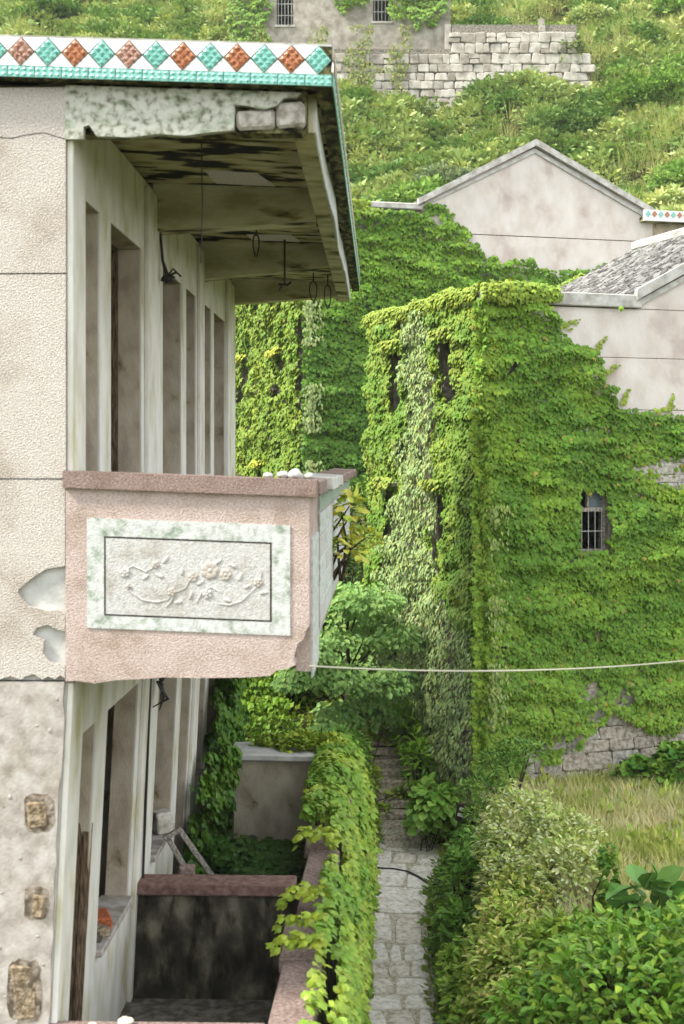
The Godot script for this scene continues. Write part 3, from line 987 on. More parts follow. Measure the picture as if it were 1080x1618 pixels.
	# beams from wall to edge, deeper at the wall
	for e in [[2.9, 0.22, 5.735, 5.80], [5.75, 0.20, 5.735, 5.855], [8.45, 0.20, 5.80, 5.885]]:
		m = M.new()
		m.prism(PackedVector2Array([Vector2(0.002, 6.098), Vector2(1.238, 6.05), Vector2(1.238, e[3]), Vector2(0.002, e[2])]), -e[0] - e[1], -e[0])
		part("ceiling_beam", m, mats.beam, h)
	# the front beam: rough render, broken off at its outer end over bare stone
	m = M.new()
	m.prism(PackedVector2Array([Vector2(0.004, 6.085), Vector2(1.33, 6.035), Vector2(1.33, 5.83), Vector2(1.30, 5.80), Vector2(0.004, 5.80)]), -0.16, -0.03)
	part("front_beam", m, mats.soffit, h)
	m = M.new()
	m.jn = nb
	m.jag = 0.012
	m.prism(PackedVector2Array([Vector2(0.0, 6.06), Vector2(1.30, 6.01), Vector2(1.27, 5.985), Vector2(1.20, 5.98), Vector2(1.165, 5.94), Vector2(1.09, 5.922), Vector2(1.0, 5.945), Vector2(0.935, 5.95), Vector2(0.93, 5.81), Vector2(0.80, 5.80),
		Vector2(0.66, 5.782), Vector2(0.5, 5.79), Vector2(0.35, 5.772), Vector2(0.17, 5.778), Vector2(0.13, 5.84), Vector2(0.10, 5.83), Vector2(0.098, 5.762), Vector2(0.0, 5.762)]), -0.03, 0.024)
	part("beam_render", m, mats.old_render, h)
	for e in [[0.945, 1.155, 5.815, 5.925], [1.165, 1.318, 5.825, 5.965]]:
		m = M.new()
		m.jn = nb
		m.jag = 0.012
		m.slab(Vector3(e[0], e[2], -0.05), Vector3(e[1], e[3], 0.012), 0.016, rng, 0.008)
		part("bare_stone", m, mats.rubble, h)
	# places where the ceiling has come down
	for e in [[0.47, 0.95, 2.36, 2.79, 0.10], [0.50, 0.98, 5.12, 5.50, 0.06]]:
		m = M.new()
		m.slope = 0.0378
		m.jn = nb
		m.jag = 0.03
		m.quad(Vector3(e[0], 6.094, -e[2]), Vector3(e[1] - e[4], 6.094, -e[2]), Vector3(e[1], 6.094, -e[3]), Vector3(e[0] + e[4] * 0.3, 6.094, -e[3]), Vector3.DOWN)
		part("bare_ceiling_patch", m, mats.bare_ceiling, h)

	# --- balcony: sags outwards a little
	var k := 0.036
	m = M.new()
	m.slope = k
	m.box(Vector3(0.036, 2.90, -8.6), Vector3(1.27, 3.02, -0.12))
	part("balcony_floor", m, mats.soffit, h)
	m = M.new()
	m.slope = k
	m.jn = nb
	m.jag = 0.006
	m.prism(PackedVector2Array([Vector2(0.0, 3.842), Vector2(1.345, 3.842), Vector2(1.345, 3.135), Vector2(1.325, 3.105), Vector2(1.315, 3.06), Vector2(1.285, 3.035), Vector2(1.268, 2.99), Vector2(1.258, 2.945), Vector2(1.27, 2.915), Vector2(1.225, 2.895), Vector2(1.17, 2.882),
		Vector2(1.13, 2.852), Vector2(1.0, 2.838), Vector2(0.86, 2.83), Vector2(0.7, 2.822), Vector2(0.55, 2.82), Vector2(0.42, 2.806), Vector2(0.28, 2.795), Vector2(0.16, 2.772), Vector2(0.05, 2.782), Vector2(0.0, 2.776)]), -0.115, 0.028)
	part("balcony_front", m, mats.pink, h)
	m = M.new()      # rough broken concrete behind the lost corner
	m.slope = k
	m.jn = nb
	m.jag = 0.05
	m.slab(Vector3(1.12, 2.88, -0.5), Vector3(1.325, 3.2, -0.125), 0.03)
	part("broken_corner", m, mats.mould, h)
	m = M.new()
	m.slope = k
	m.prism(PackedVector2Array([Vector2(-0.008, 3.842), Vector2(1.385, 3.842), Vector2(1.385, 3.935), Vector2(-0.008, 3.935)]), -0.20, 0.062)
	part("balcony_coping", m, mats.sill, h)
	# frame, groove and relief panel
	m = M.new()
	m.slope = k
	for q in [[0.12, 0.215, 3.075, 3.68], [1.14, 1.24, 3.075, 3.68]]:
		m.box(Vector3(q[0], q[2], 0.026), Vector3(q[1], q[3], 0.036))
	m.box(Vector3(0.2155, 3.075, 0.026), Vector3(1.1395, 3.145, 0.036))
	m.box(Vector3(0.2155, 3.583, 0.026), Vector3(1.1395, 3.68, 0.036))
	part("panel_frame", m, mats.pale_panel, h)
	m = M.new()
	m.slope = k
	m.box(Vector3(0.2155, 3.1455, 0.026), Vector3(1.1395, 3.5825, 0.0295))
	part("panel_groove", m, mats.recess, h)
	m = M.new()
	m.slope = k
	m.box(Vector3(0.2255, 3.1555, 0.0298), Vector3(1.1295, 3.5725, 0.0375))
	part("relief_panel", m, mats.relief, h)
	flower_relief(h, k)
	# side parapet seen along its length: two slabs with an open joint, patches of paint, rows of tiles beyond
	m = M.new()
	m.slope = k
	m.box(Vector3(1.262, 2.86, -0.95), Vector3(1.345, 3.842, -0.117))
	part("balcony_side", m, mats.pink, h)
	m = M.new()
	m.slope = k
	m.box(Vector3(1.346, 2.82, -0.9), Vector3(1.356, 3.6, -0.16))
	part("side_paint", m, mats.pale_panel, h)
	m = M.new()
	m.slope = k
	m.box(Vector3(1.262, 2.95, -8.9), Vector3(1.352, 3.835, -0.965))
	part("balcony_side", m, mats.low_plaster, h)
	m = M.new()
	m.slope = k
	m.box(Vector3(1.3525, 3.725, -8.9), Vector3(1.360, 3.832, -0.97))
	part("side_band", m, mats.green_paint, h)
	for i in 9:
		for j in 5:
			m = M.new()
			m.slope = k
			m.slab(Vector3(1.3525, 3.00 + j * 0.143, -1.83 - i * 0.88), Vector3(1.363, 3.137 + j * 0.143, -0.972 - i * 0.88), 0.004)
			part("side_panel_slab", m, mats.pale_panel if (i + j) % 3 else mats.relief, h)
	m = M.new()
	m.slope = k
	m.slab(Vector3(1.20, 3.842, -1.05), Vector3(1.40, 3.928, -0.203), 0.008)
	part("balcony_coping", m, mats.sill, h)
	for i in 8:
		m = M.new()
		m.slope = k
		m.slab(Vector3(1.20, 3.85, -2.05 - i), Vector3(1.44, 3.93, -1.07 - i), 0.01, rng, 0.01)
		part("balcony_coping", m, mats.grey_coping if i < 2 else mats.sill, h)


func shift(holes: Array, by: float) -> Array:
	var r := []
	for q: Rect2 in holes:
		r.append(Rect2(q.position - Vector2(by, 0), q.size))
	return r


func eave_tiles(h: Node3D, corner: Vector3, count: int, slope: float) -> void:
	# the front: white field in triangles, coloured diamonds between them, and a teal band under them
	var w := 0.1475
	var white := M.new()
	var tri_up := M.new()
	tri_up.prism(PackedVector2Array([Vector2(-w / 2 + 0.004, 0.077), Vector2(w / 2 - 0.004, 0.077), Vector2(0, 0.004)]), 0, 0.007)
	var tri_mesh := tri_up.mesh()
	var dia := {}
	for tint in ["teal_tile", "orange_tile", "worn_tile"]:
		var m := M.new()
		var a := 0.068
		var b := 0.075
		m.prism(PackedVector2Array([Vector2(-a, 0), Vector2(0, -b), Vector2(a, 0), Vector2(0, b)]), 0, 0.0085)
		for i in 3:      # three by three little pyramids
			for j in 3:
				var o := Vector2((i - j) * a / 3.0, (i + j - 2) * b / 3.0)
				var p := [Vector3(o.x - a / 3.6, o.y, 0.0087), Vector3(o.x, o.y - b / 3.6, 0.0087), Vector3(o.x + a / 3.6, o.y, 0.0087), Vector3(o.x, o.y + b / 3.6, 0.0087)]
				for q in 4:
					m.tri(p[q], p[(q + 1) % 4], Vector3(o.x, o.y, 0.023), p[q] + p[(q + 1) % 4] - Vector3(o.x, o.y, 0.0) * 2.0 + Vector3(0, 0, 0.02))
		dia[tint] = m.mesh()
	var band := M.new()
	band.slab(Vector3(-w / 2 + 0.002, -0.03, 0), Vector3(w / 2 - 0.002, 0.03, 0.007), 0.002)
	for i in 4:
		for j in 2:
			var o := Vector2((i - 1.5) * w / 4.0, (j - 0.5) * 0.028)
			var p := [Vector3(o.x - 0.016, o.y, 0.0072), Vector3(o.x, o.y - 0.012, 0.0072), Vector3(o.x + 0.016, o.y, 0.0072), Vector3(o.x, o.y + 0.012, 0.0072)]
			for q in 4:
				band.tri(p[q], p[(q + 1) % 4], Vector3(o.x, o.y, 0.013), p[q] + p[(q + 1) % 4] - Vector3(o.x, o.y, 0) * 2.0 + Vector3(0, 0, 0.02))
	var band_mesh := band.mesh()
	var tilt := Basis(Vector3.BACK, -atan(slope))
	for i in count:
		var x := corner.x - w * (i + 0.5)
		var y := 6.212 - slope * x
		var tint := "teal_tile" if i % 2 == 0 else ("worn_tile" if i in [7, 11] else "orange_tile")
		part_mesh("diamond_tile", dia[tint], mats[tint], h, Transform3D(tilt, Vector3(x, y, corner.z)))
		part_mesh("band_tile", band_mesh, mats.teal_tile, h, Transform3D(tilt, Vector3(x, y - 0.109, corner.z)))
	for i in count + 1:
		var x := corner.x - w * i
		var y := 6.212 - slope * x
		if i > 0:
			part_mesh("white_tile", tri_mesh, mats.white_tile, h, Transform3D(tilt, Vector3(x, y, corner.z)))
			part_mesh("white_tile", tri_mesh, mats.white_tile, h, Transform3D(tilt * Basis(Vector3.BACK, PI), Vector3(x, y, corner.z)))
	# the long side, seen at a glancing angle: the same tiles, too slight to pick apart
	var side := {"white_tile": M.new(), "teal_tile": M.new(), "orange_tile": M.new(), "band": M.new()}
	var base_y := 6.212 - slope * corner.x
	for i in 61:
		var z := corner.z - w * (i + 0.5) - 0.01
		for f in [-1.0, 1.0]:
			side.white_tile.xf = Transform3D(Basis(Vector3.UP, PI / 2) * Basis(Vector3.BACK, PI if f < 0 else 0.0), Vector3(corner.x, base_y, z + w / 2))
			side.white_tile.prism(PackedVector2Array([Vector2(-w / 2 + 0.004, 0.077), Vector2(w / 2 - 0.004, 0.077), Vector2(0, 0.004)]), 0, 0.007)
		var t: M = side.teal_tile if i % 2 else side.orange_tile
		t.xf = Transform3D(Basis(Vector3.UP, PI / 2), Vector3(corner.x, base_y, z))
		t.prism(PackedVector2Array([Vector2(-0.068, 0), Vector2(0, -0.075), Vector2(0.068, 0), Vector2(0, 0.075)]), 0, 0.012)
		side.band.xf = Transform3D(Basis(Vector3.UP, PI / 2), Vector3(corner.x, base_y - 0.109, z))
		side.band.slab(Vector3(-w / 2 + 0.002, -0.03, 0), Vector3(w / 2 - 0.002, 0.03, 0.008), 0.002)
	for key in side:
		part("side_tiles", side[key], mats.teal_tile if key == "band" else mats[key], h).set_meta("kind", "stuff")


func flower_relief(h: Node3D, k: float) -> void:
	# flowers of flattened petals, leaves and scrolling stems, low on the panel
	var z := 0.0375
	var y := func(px: float, py: float) -> Vector3:        # panel coordinates in centimetres from its lower left corner
		return Vector3(0.2255 + px * 0.01, 3.1555 + py * 0.01 - k * (0.2255 + px * 0.01), z)
	for e in [[10.5, 23.0, 3.0, 5], [27.5, 28.0, 2.3, 5], [57.5, 26.0, 5.2, 7], [66.0, 24.0, 3.6, 6], [48.0, 22.0, 3.0, 5], [84.0, 20.5, 2.8, 5], [12.5, 15.5, 1.8, 4], [36.5, 13.5, 2.6, 5], [56.0, 13.0, 3.0, 5]]:
		var m := M.new()
		for i in e[3]:
			var a: float = TAU * i / e[3] + e[0]
			m.ball(Vector3(cos(a), sin(a), 0) * e[2] * 0.0055 + Vector3(0, 0, 0.001), Vector3(e[2] * 0.0046, e[2] * 0.0046, 0.008), 5, 8, nb, 0.25)
		m.ball(Vector3(0, 0, 0.003), Vector3(e[2] * 0.003, e[2] * 0.003, 0.009), 5, 8)
		part("relief_flower", m, mats.relief_pink if int(e[0]) % 3 == 0 else mats.relief, h, Transform3D(Basis.IDENTITY, y.call(e[0], e[1])))
	for e in [[[13, 13], [20, 8.5], [28, 7.5], [34, 9], [37, 12]], [[33, 5], [36, 8], [38, 13], [44, 16], [47, 22]], [[50, 8], [53, 14], [58, 17], [64, 14]], [[62, 8], [68, 7.5], [75, 10], [80, 15], [84, 19]], [[84, 20], [86, 26], [82, 30]], [[10, 24], [15, 27], [22, 24], [27, 27]]]:
		var pts := []
		for q in e:
			pts.append(y.call(float(q[0]), float(q[1])) - y.call(float(e[0][0]), float(e[0][1])))
		var m := M.new()
		m.tube(pts, [0.0045, 0.006, 0.0055, 0.004], 6)
		part("relief_stem", m, mats.relief, h, Transform3D(Basis.IDENTITY, y.call(float(e[0][0]), float(e[0][1]))))
	for e in [[22, 21, 0.6], [30, 22, -0.4], [33, 31, 0.9], [40, 8, 0.2], [47, 12, 1.3], [62, 31, 0.7], [70, 29, -0.5], [78, 18, 0.3], [74, 23, 1.2], [67, 10, -0.3], [42, 25, 1.5], [52, 19, 0.5], [87, 15, 0.1]]:
		var m := M.new()
		m.ball(Vector3.ZERO, Vector3(0.026, 0.011, 0.007), 6, 8, nb, 0.2)
		part("relief_leaf", m, mats.relief, h, Transform3D(Basis(Vector3.BACK, e[2]), y.call(float(e[0]), float(e[1]))))


# ---------------------------------------------------------------- the walled yard under the balcony

func near(p: Vector3) -> Vector3:       # from the near house's axes to the world's
	return Basis(Vector3.UP, deg_to_rad(-1.64)) * p + Vector3(-1.523, -4.0, -7.7)


func build_terrace() -> void:
	# yard floor
	var m := M.new()
	m.box(Vector3(-0.2, -0.14, -9.0), Vector3(1.15, 0.0, 0.3))
	var yard := structure("yard", m, mats.yard)
	yard.position = near(Vector3.ZERO)
	yard.rotation_degrees.y = -1.64

	var w := thing("yard_wall", "long low yard wall with brown coping, overgrown on its path side", "wall", near(Vector3(1.235, -1.4, 0)), -1.64)
	m = M.new()
	m.box(Vector3(-0.085, 0, -6.9), Vector3(0.085, 2.17, 0.6))
	part("wall", m, mats.mould, w)
	for e in [[0.6, -0.05], [-0.06, -1.02], [-1.05, -1.42], [-1.46, -1.92], [-2.05, -2.52], [-2.56, -3.5], [-3.55, -4.2], [-4.25, -5.2], [-5.25, -6.05], [-6.1, -6.95]]:
		m = M.new()
		m.jn = nb
		m.jag = 0.008
		m.slab(Vector3(-0.125, 2.17, e[1]), Vector3(0.125, 2.27, e[0]), 0.01, rng, 0.008)
		part("coping_block", m, mats.coping, w, Transform3D(Basis(Vector3.UP, rng.randf_range(-0.02, 0.02)), Vector3(0, rng.randf_range(0, 0.012), 0)))
	m = M.new()
	m.jn = nb
	m.jag = 0.02
	m.slab(Vector3(0.09, 0.05, -5.25), Vector3(0.27, 1.55, -5.0), 0.02)
	part("brick_pier", m, mats.pink, w)

	var c := thing("dividing_wall", "dark mouldy cross wall with a reddish coping in the yard", "wall", near(Vector3(0.5, 0, -2.62)), -1.64)
	m = M.new()
	m.box(Vector3(-0.62, -0.1, -0.14), Vector3(0.645, 0.775, 0))
	part("wall", m, mats.mould, c)
	m = M.new()
	m.jn = nb
	m.jag = 0.006
	m.slab(Vector3(-0.625, 0.777, -0.19), Vector3(0.605, 0.868, 0.05), 0.01)
	part("coping_block", m, mats.red_coping, c)

	c = thing("front_parapet", "low parapet along the bottom edge, nearest wall of the yard", "wall", near(Vector3(0.5, 0, 0.1)), -1.64)
	m = M.new()
	m.box(Vector3(-0.60, -1.3, -0.12), Vector3(0.64, 0.78, 0.03))
	part("wall", m, mats.low_plaster, c)
	m = M.new()
	m.slab(Vector3(-0.62, 0.782, -0.16), Vector3(0.60, 0.872, 0.07), 0.01)
	part("coping_block", m, mats.coping, c)

	c = thing("far_yard_wall", "stained end wall of the yard with a pale overhanging slab on top", "wall", near(Vector3(0.65, 0, -6.55)), -1.64)
	m = M.new()
	m.box(Vector3(-0.42, -0.1, -0.15), Vector3(0.49, 0.93, 0))
	part("wall", m, mats.reveal, c)
	m = M.new()
	m.jn = nb
	m.jag = 0.02
	m.slab(Vector3(-0.46, 0.932, -0.5), Vector3(0.48, 1.0, 0.12), 0.012)
	part("cover_slab", m, mats.smooth_plaster, c)

	# the small walled outbuilding behind, under ivy
	c = thing("outbuilding", "small flat-topped outbuilding behind the yard, wholly under ivy", "building", Vector3(-1.9, -4.6, -20.3), 3.0)
	m = M.new()
	m.box(Vector3(-1.2, 0, -1.6), Vector3(1.08, 2.85, 0))
	part("wall", m, mats.reveal, c)
	m = M.new()
	m.slab(Vector3(-1.28, 2.852, -1.68), Vector3(1.14, 2.95, 0.07), 0.01)
	part("roof_slab", m, mats.grey_coping, c)


# ---------------------------------------------------------------- stones in rows on a plane (o, u, v, n)

func stone_rows(parent: Node3D, o: Vector3, u: Vector3, v: Vector3, n: Vector3, from: Vector2, to: Vector2, rows: Array, widths: Vector2, depth: float, keep: Callable, looks: Array, shapes: Array) -> int:
	var y := from.y
	var made := 0
	while y < to.y - 0.02:
		var hgt: float = rows[rng.randi() % rows.size()]
		hgt = minf(hgt, to.y - y)
		if to.y - y - hgt < rows[0] * 0.5:
			hgt = to.y - y
		var x := from.x - rng.randf() * widths.x * 0.5
		while x < to.x:
			var wid := rng.randf_range(widths.x, widths.y)
			if keep.call(x + wid / 2.0, y + hgt / 2.0):
				var split := 2 if hgt > rows[0] * 1.3 and rng.randf() < 0.18 else 1
				for s in split:
					var b := Basis(u, v, n).scaled_local(Vector3(wid - depth * 0.03, hgt / split - depth * 0.03, depth))
					part_mesh("stone", shapes[rng.randi() % shapes.size()], looks[rng.randi() % looks.size()], parent,
						Transform3D(b * Basis(Vector3.BACK, rng.randf_range(-0.03, 0.03)), o + u * (x + wid / 2.0) + v * (y + hgt * (s + 0.5) / split) + n * rng.randf_range(-0.18, 0.12) * depth))
					made += 1
			x += wid
		y += hgt
	return made


func stone_shapes(count: int) -> Array:
	var r := []
	for i in count:
		var m := M.new()
		m.slab(Vector3.ONE * -0.5, Vector3.ONE * 0.5, 0.09, rng, 0.085)
		r.append(m.mesh())
	return r


func window_bars(called: String, parent: Node3D, mat: Material, o: Vector3, u: Vector3, w: float, hgt: float, count: int, rails: Array, r: float) -> void:
	for i in count:
		var m := M.new()
		var x := w * (i + 0.5) / count
		m.tube([o + u * x, o + u * x + Vector3.UP * hgt], [r], 6)
		part(called, m, mat, parent)
	for q in rails:
		var m := M.new()
		m.tube([o + Vector3.UP * hgt * q, o + u * w + Vector3.UP * hgt * q], [r * 1.2], 6)
		part("rail", m, mat, parent)


# ---------------------------------------------------------------- the house on the corner, under ivy

const CORNER_AT := Vector3(1.77, -4.76, -17.3)
const CORNER_TURN := 18.57


func build_corner_house() -> void:
	var h := thing("ivy_house", "two storey corner house under ivy, one barred window, bare plaster at its upper right", "house", CORNER_AT, CORNER_TURN)
	var left := [Rect2(0.80, 5.05, 0.50, 1.28), Rect2(2.72, 5.05, 0.46, 1.28), Rect2(1.06, 3.15, 0.46, 1.2), Rect2(2.97, 3.15, 0.44, 1.2)]
	var m := M.new()
	m.wall(Vector3(0, -0.6, -0.25), Vector3.FORWARD, Vector3.UP, Vector3.RIGHT * 0.25, Vector2(3.8, 7.3), move(left, Vector2(-0.25, 0.6)))
	m.wall(Vector3(0, -0.6, 0), Vector3.RIGHT, Vector3.UP, Vector3.FORWARD * 0.25, Vector2(7.0, 7.29), [Rect2(1.30, 4.17, 0.43, 0.80)])
	m.box(Vector3(0.252, -0.6, -4.05), Vector3(7.0, 6.69, -3.85))
	m.box(Vector3(6.75, -0.6, -3.84), Vector3(7.0, 6.69, -0.252))
	part("wall", m, mats.mortar, h)
	m = M.new()
	m.prism(PackedVector2Array([Vector2(2.14, 6.692), Vector2(7.0, 6.692), Vector2(7.0, 6.80), Vector2(4.55, 8.05), Vector2(2.14, 6.80)]), -0.25, 0.0)
	m.prism(PackedVector2Array([Vector2(2.14, 6.692), Vector2(7.0, 6.692), Vector2(7.0, 6.80), Vector2(4.55, 8.05), Vector2(2.14, 6.80)]), -4.05, -3.85)
	part("gable", m, mats.house_plaster, h)
	for e in [[6.064, 6.688], [5.394, 6.056], [4.80, 5.386]]:
		m = M.new()
		m.slab(Vector3(0.5, e[0], 0.002), Vector3(6.99, e[1], 0.018), 0.003)
		part("plaster_panel", m, mats.house_plaster, h)
	m = M.new()
	m.prism(PackedVector2Array([Vector2(2.2, 6.70), Vector2(6.95, 6.70), Vector2(6.95, 6.76), Vector2(4.55, 8.0), Vector2(2.2, 6.76)]), 0.002, 0.018)
	part("plaster_panel", m, mats.house_plaster, h)
	m = M.new()
	m.box(Vector3(0.252, 2.9, -3.84), Vector3(6.74, 3.05, -0.252))
	m.box(Vector3(0.252, 6.55, -3.84), Vector3(6.74, 6.68, -0.252))
	m.box(Vector3(0.252, -0.6, -3.84), Vector3(6.74, -0.4, -0.252))
	part("floor", m, mats.yard, h)
	m = M.new()
	m.slab(Vector3(-0.06, 6.70, -4.12), Vector3(2.19, 6.87, 0.075), 0.012)
	part("roof_coping", m, mats.grey_coping, h)
	# roof: two slopes, verge in two steps, rows of small tiles
	m = M.new()
	m.prism(PackedVector2Array([Vector2(2.06, 6.873), Vector2(2.06, 6.80), Vector2(4.55, 8.06), Vector2(7.1, 6.77), Vector2(7.1, 6.86), Vector2(4.55, 8.15)]), -4.08, 0.03)
	part("roof", m, mats.roof_tile, h)
	m = M.new()
	m.prism(PackedVector2Array([Vector2(2.10, 6.80), Vector2(2.10, 6.94), Vector2(4.55, 8.22), Vector2(7.1, 6.93), Vector2(7.1, 6.80), Vector2(4.55, 8.09)]), 0.032, 0.10)
	m.prism(PackedVector2Array([Vector2(2.14, 6.72), Vector2(2.14, 6.797), Vector2(4.55, 8.055), Vector2(7.06, 6.77), Vector2(7.06, 6.70), Vector2(4.55, 7.975)]), 0.02, 0.055)
	part("verge", m, mats.grey_coping, h)
	m = M.new()
	m.prism(PackedVector2Array([Vector2(2.10, 6.79), Vector2(2.10, 6.90), Vector2(4.55, 8.16), Vector2(7.1, 6.88), Vector2(7.1, 6.78), Vector2(4.55, 8.05)]), -4.2, -4.082)
	part("verge", m, mats.grey_coping, h)
	m = M.new()
	m.slab(Vector3(4.42, 8.12, -4.05), Vector3(4.68, 8.27, 0.02), 0.03)
	part("ridge", m, mats.grey_coping, h)
	var tile := M.new()
	for i in 5:
		var a := PI * (i + 0.5) / 5.0
		var a0 := PI * i / 5.0
		var a1 := PI * (i + 1) / 5.0
		tile.quad(Vector3(0, sin(a0) * 0.03, cos(a0) * 0.036), Vector3(0, sin(a1) * 0.03, cos(a1) * 0.036), Vector3(0.12, sin(a1) * 0.024, cos(a1) * 0.03), Vector3(0.12, sin(a0) * 0.024, cos(a0) * 0.03), Vector3(0, sin(a), cos(a)))
		tile.tri(Vector3.ZERO, Vector3(0, sin(a0) * 0.03, cos(a0) * 0.036), Vector3(0, sin(a1) * 0.03, cos(a1) * 0.036), Vector3.LEFT)
	var b := Buf.new()
	var ang := atan(0.515)
	for i in 26:
		for j in 50:
			var up := Basis(Vector3.BACK, ang + rng.randf_range(-0.25, 0.2)) * Basis(Vector3.UP, rng.randf_range(-0.08, 0.08))
			if rng.randf() < 0.04:
				up = up * Basis(Vector3.UP, rng.randf_range(-0.7, 0.7))
			b.x.append(Transform3D(up, Vector3(2.06 + i * 0.095 + rng.randf_range(-0.02, 0.02), 6.888 + i * 0.095 * 0.515 + rng.randf_range(0, 0.015), -0.05 - j * 0.0806)))
			var g := rng.randf_range(0.07, 0.26)
			b.c.append(Color(g, g * 0.97, g * 0.92))
	many("roof_tiles", b, tile.mesh(), tinted(), h)
	# the barred window
	var win := Node3D.new()
	win.name = "window"
	win.position = Vector3(1.302, 3.575, 0)
	h.add_child(win)
	for e in [[0.0, 0.03, 0.0, 0.79], [0.395, 0.425, 0.0, 0.79], [0.0305, 0.3945, 0.0, 0.03], [0.0305, 0.3945, 0.76, 0.79], [0.165, 0.19, 0.565, 0.7595]]:
		m = M.new()
		m.box(Vector3(e[0], e[2], -0.12), Vector3(e[1], e[3], -0.07))
		part("frame", m, mats.grey_wood, win)
	m = M.new()
	m.box(Vector3(0.0305, 0.51, -0.115), Vector3(0.3945, 0.562, -0.05))
	part("transom", m, mats.grey_wood, win)
	m = M.new()
	m.box(Vector3(0.191, 0.564, -0.10), Vector3(0.394, 0.758, -0.096))
	part("pane", m, mats.pane, win)
	window_bars("bar", win, mats.pale_iron, Vector3(0.02, 0.02, -0.03), Vector3.RIGHT, 0.38, 0.5, 4, [0.48], 0.006)
	# lintels and frames of the windows on the alley side
	for r: Rect2 in left:
		m = M.new()
		m.slab(Vector3(-0.14, r.end.y + 0.01, -r.end.x - 0.06), Vector3(-0.002, r.end.y + 0.07, -r.position.x + 0.06), 0.008)
		part("window_hood", m, mats.grey_coping, h)
		m = M.new()
		m.box(Vector3(0.10, r.position.y, -r.position.x - r.size.x * 0.5 - 0.02), Vector3(0.14, r.end.y - 0.04, -r.position.x - r.size.x * 0.5 + 0.02))
		m.box(Vector3(0.10, r.end.y - 0.0398, -r.end.x + 0.002), Vector3(0.14, r.end.y - 0.002, -r.position.x - 0.002))
		part("window_frame", m, mats.wood, h)
	# rubble stones where the ivy leaves them bare
	var shapes := stone_shapes(8)
	var low := func(u: float, v: float) -> bool: return true
	stone_rows(h, Vector3.ZERO, Vector3.RIGHT, Vector3.UP, Vector3.BACK, Vector2(0.02, 0.1), Vector2(3.3, 2.1), [0.16, 0.22, 0.27], Vector2(0.2, 0.42), 0.09, low, [mats.rubble, mats.rubble_warm], shapes)
	stone_rows(h, Vector3.ZERO, Vector3.RIGHT, Vector3.UP, Vector3.BACK, Vector2(1.95, 4.25), Vector2(3.3, 4.78), [0.1, 0.13, 0.16], Vector2(0.2, 0.36), 0.07, low, [mats.rubble], shapes)
	stone_rows(h, Vector3.ZERO, Vector3.FORWARD, Vector3.UP, Vector3.LEFT, Vector2(0.0, 0.0), Vector2(0.5, 1.1), [0.18, 0.24], Vector2(0.2, 0.3), 0.09, low, [mats.flag, mats.rubble], shapes)

	# --- its ivy
	var bare := PackedVector2Array([Vector2(0.83, 6.72), Vector2(0.96, 6.4), Vector2(1.23, 6.21), Vector2(1.5, 6.13), Vector2(1.59, 5.85), Vector2(1.77, 5.61), Vector2(1.87, 5.45), Vector2(2.0, 5.37), Vector2(2.85, 5.34), Vector2(3.6, 5.3), Vector2(3.6, 6.9)])
	var spots := [[1.45, 1.81, 0.16, 0.12], [1.45, 1.5, 0.16, 0.08], [1.59, 2.49, 0.09, 0.09], [0.21, 2.35, 0.13, 0.10], [0.30, 5.93, 0.055, 0.09], [2.25, 4.67, 0.17, 0.07], [2.75, 4.58, 0.36, 0.22], [1.9, 1.7, 0.12, 0.08], [0.42, 5.5, 0.05, 0.05], [0.85, 1.18, 0.35, 0.09], [1.15, 1.3, 0.1, 0.1]]
	var gable := func(u: float, v: float) -> float:
		var j := Vector2(nb.get_noise_2d(u * 60.0, v * 60.0), nb.get_noise_2d(u * 60.0 + 99.0, v * 60.0)) * 0.11
		if Geometry2D.is_point_in_polygon(Vector2(u, v) + j, bare):
			return 0.0
		if u > 1.29 and u < 1.72 and v > 3.60 and v < 4.37 - 0.05 * sin(u * 40.0):
			return 0.0
		for s in spots:
			if Vector2((u + j.x - s[0]) / s[2], (v + j.y - s[1]) / s[3]).length() < 1.0:
				return 0.06
		var foot := 0.35
		if u > 0.5:
			foot = lerpf(1.12, 1.0, clampf((u - 0.5) * 2.0, 0, 1)) if u < 1.0 else 1.33 + 0.18 * sin(u * 4.4 - 0.2)
		if v < foot + j.y * 1.5:
			return 0.0
		return 1.0 if v > foot + 0.5 else 0.75
	var tone := func(u: float, v: float) -> Color:
		var n := na.get_noise_2d(u * 14.0, v * 14.0)
		var c := Color(0.095, 0.20, 0.014).lerp(Color(0.17, 0.285, 0.02), clampf(0.25 + n * 1.3, 0, 1))
		if v < 2.6:
			c = c.lerp(Color(0.16, 0.26, 0.025), clampf((2.6 - v) * 0.4, 0, 0.6))
		if u < 0.25:
			c = c.lerp(Color(0.19, 0.29, 0.025), clampf((0.25 - u) * 2.0, 0, 0.6))
		if rng.randf() < 0.01:
			c = Color(0.25, 0.22, 0.04)
		return c
	var vine := thing("ivy_cover", "thick green ivy hanging in tiers round the barred window", "ivy", CORNER_AT, CORNER_TURN)
	b = Buf.new()
	ivy(b, Vector3(-0.2, 0, 0.0), Vector3.RIGHT, Vector3.UP, Vector3.BACK, 3.5, 6.72, 1650.0, 0.076, func(u, v): return gable.call(u - 0.2, v), func(u, v): return tone.call(u - 0.2, v), 0.17)
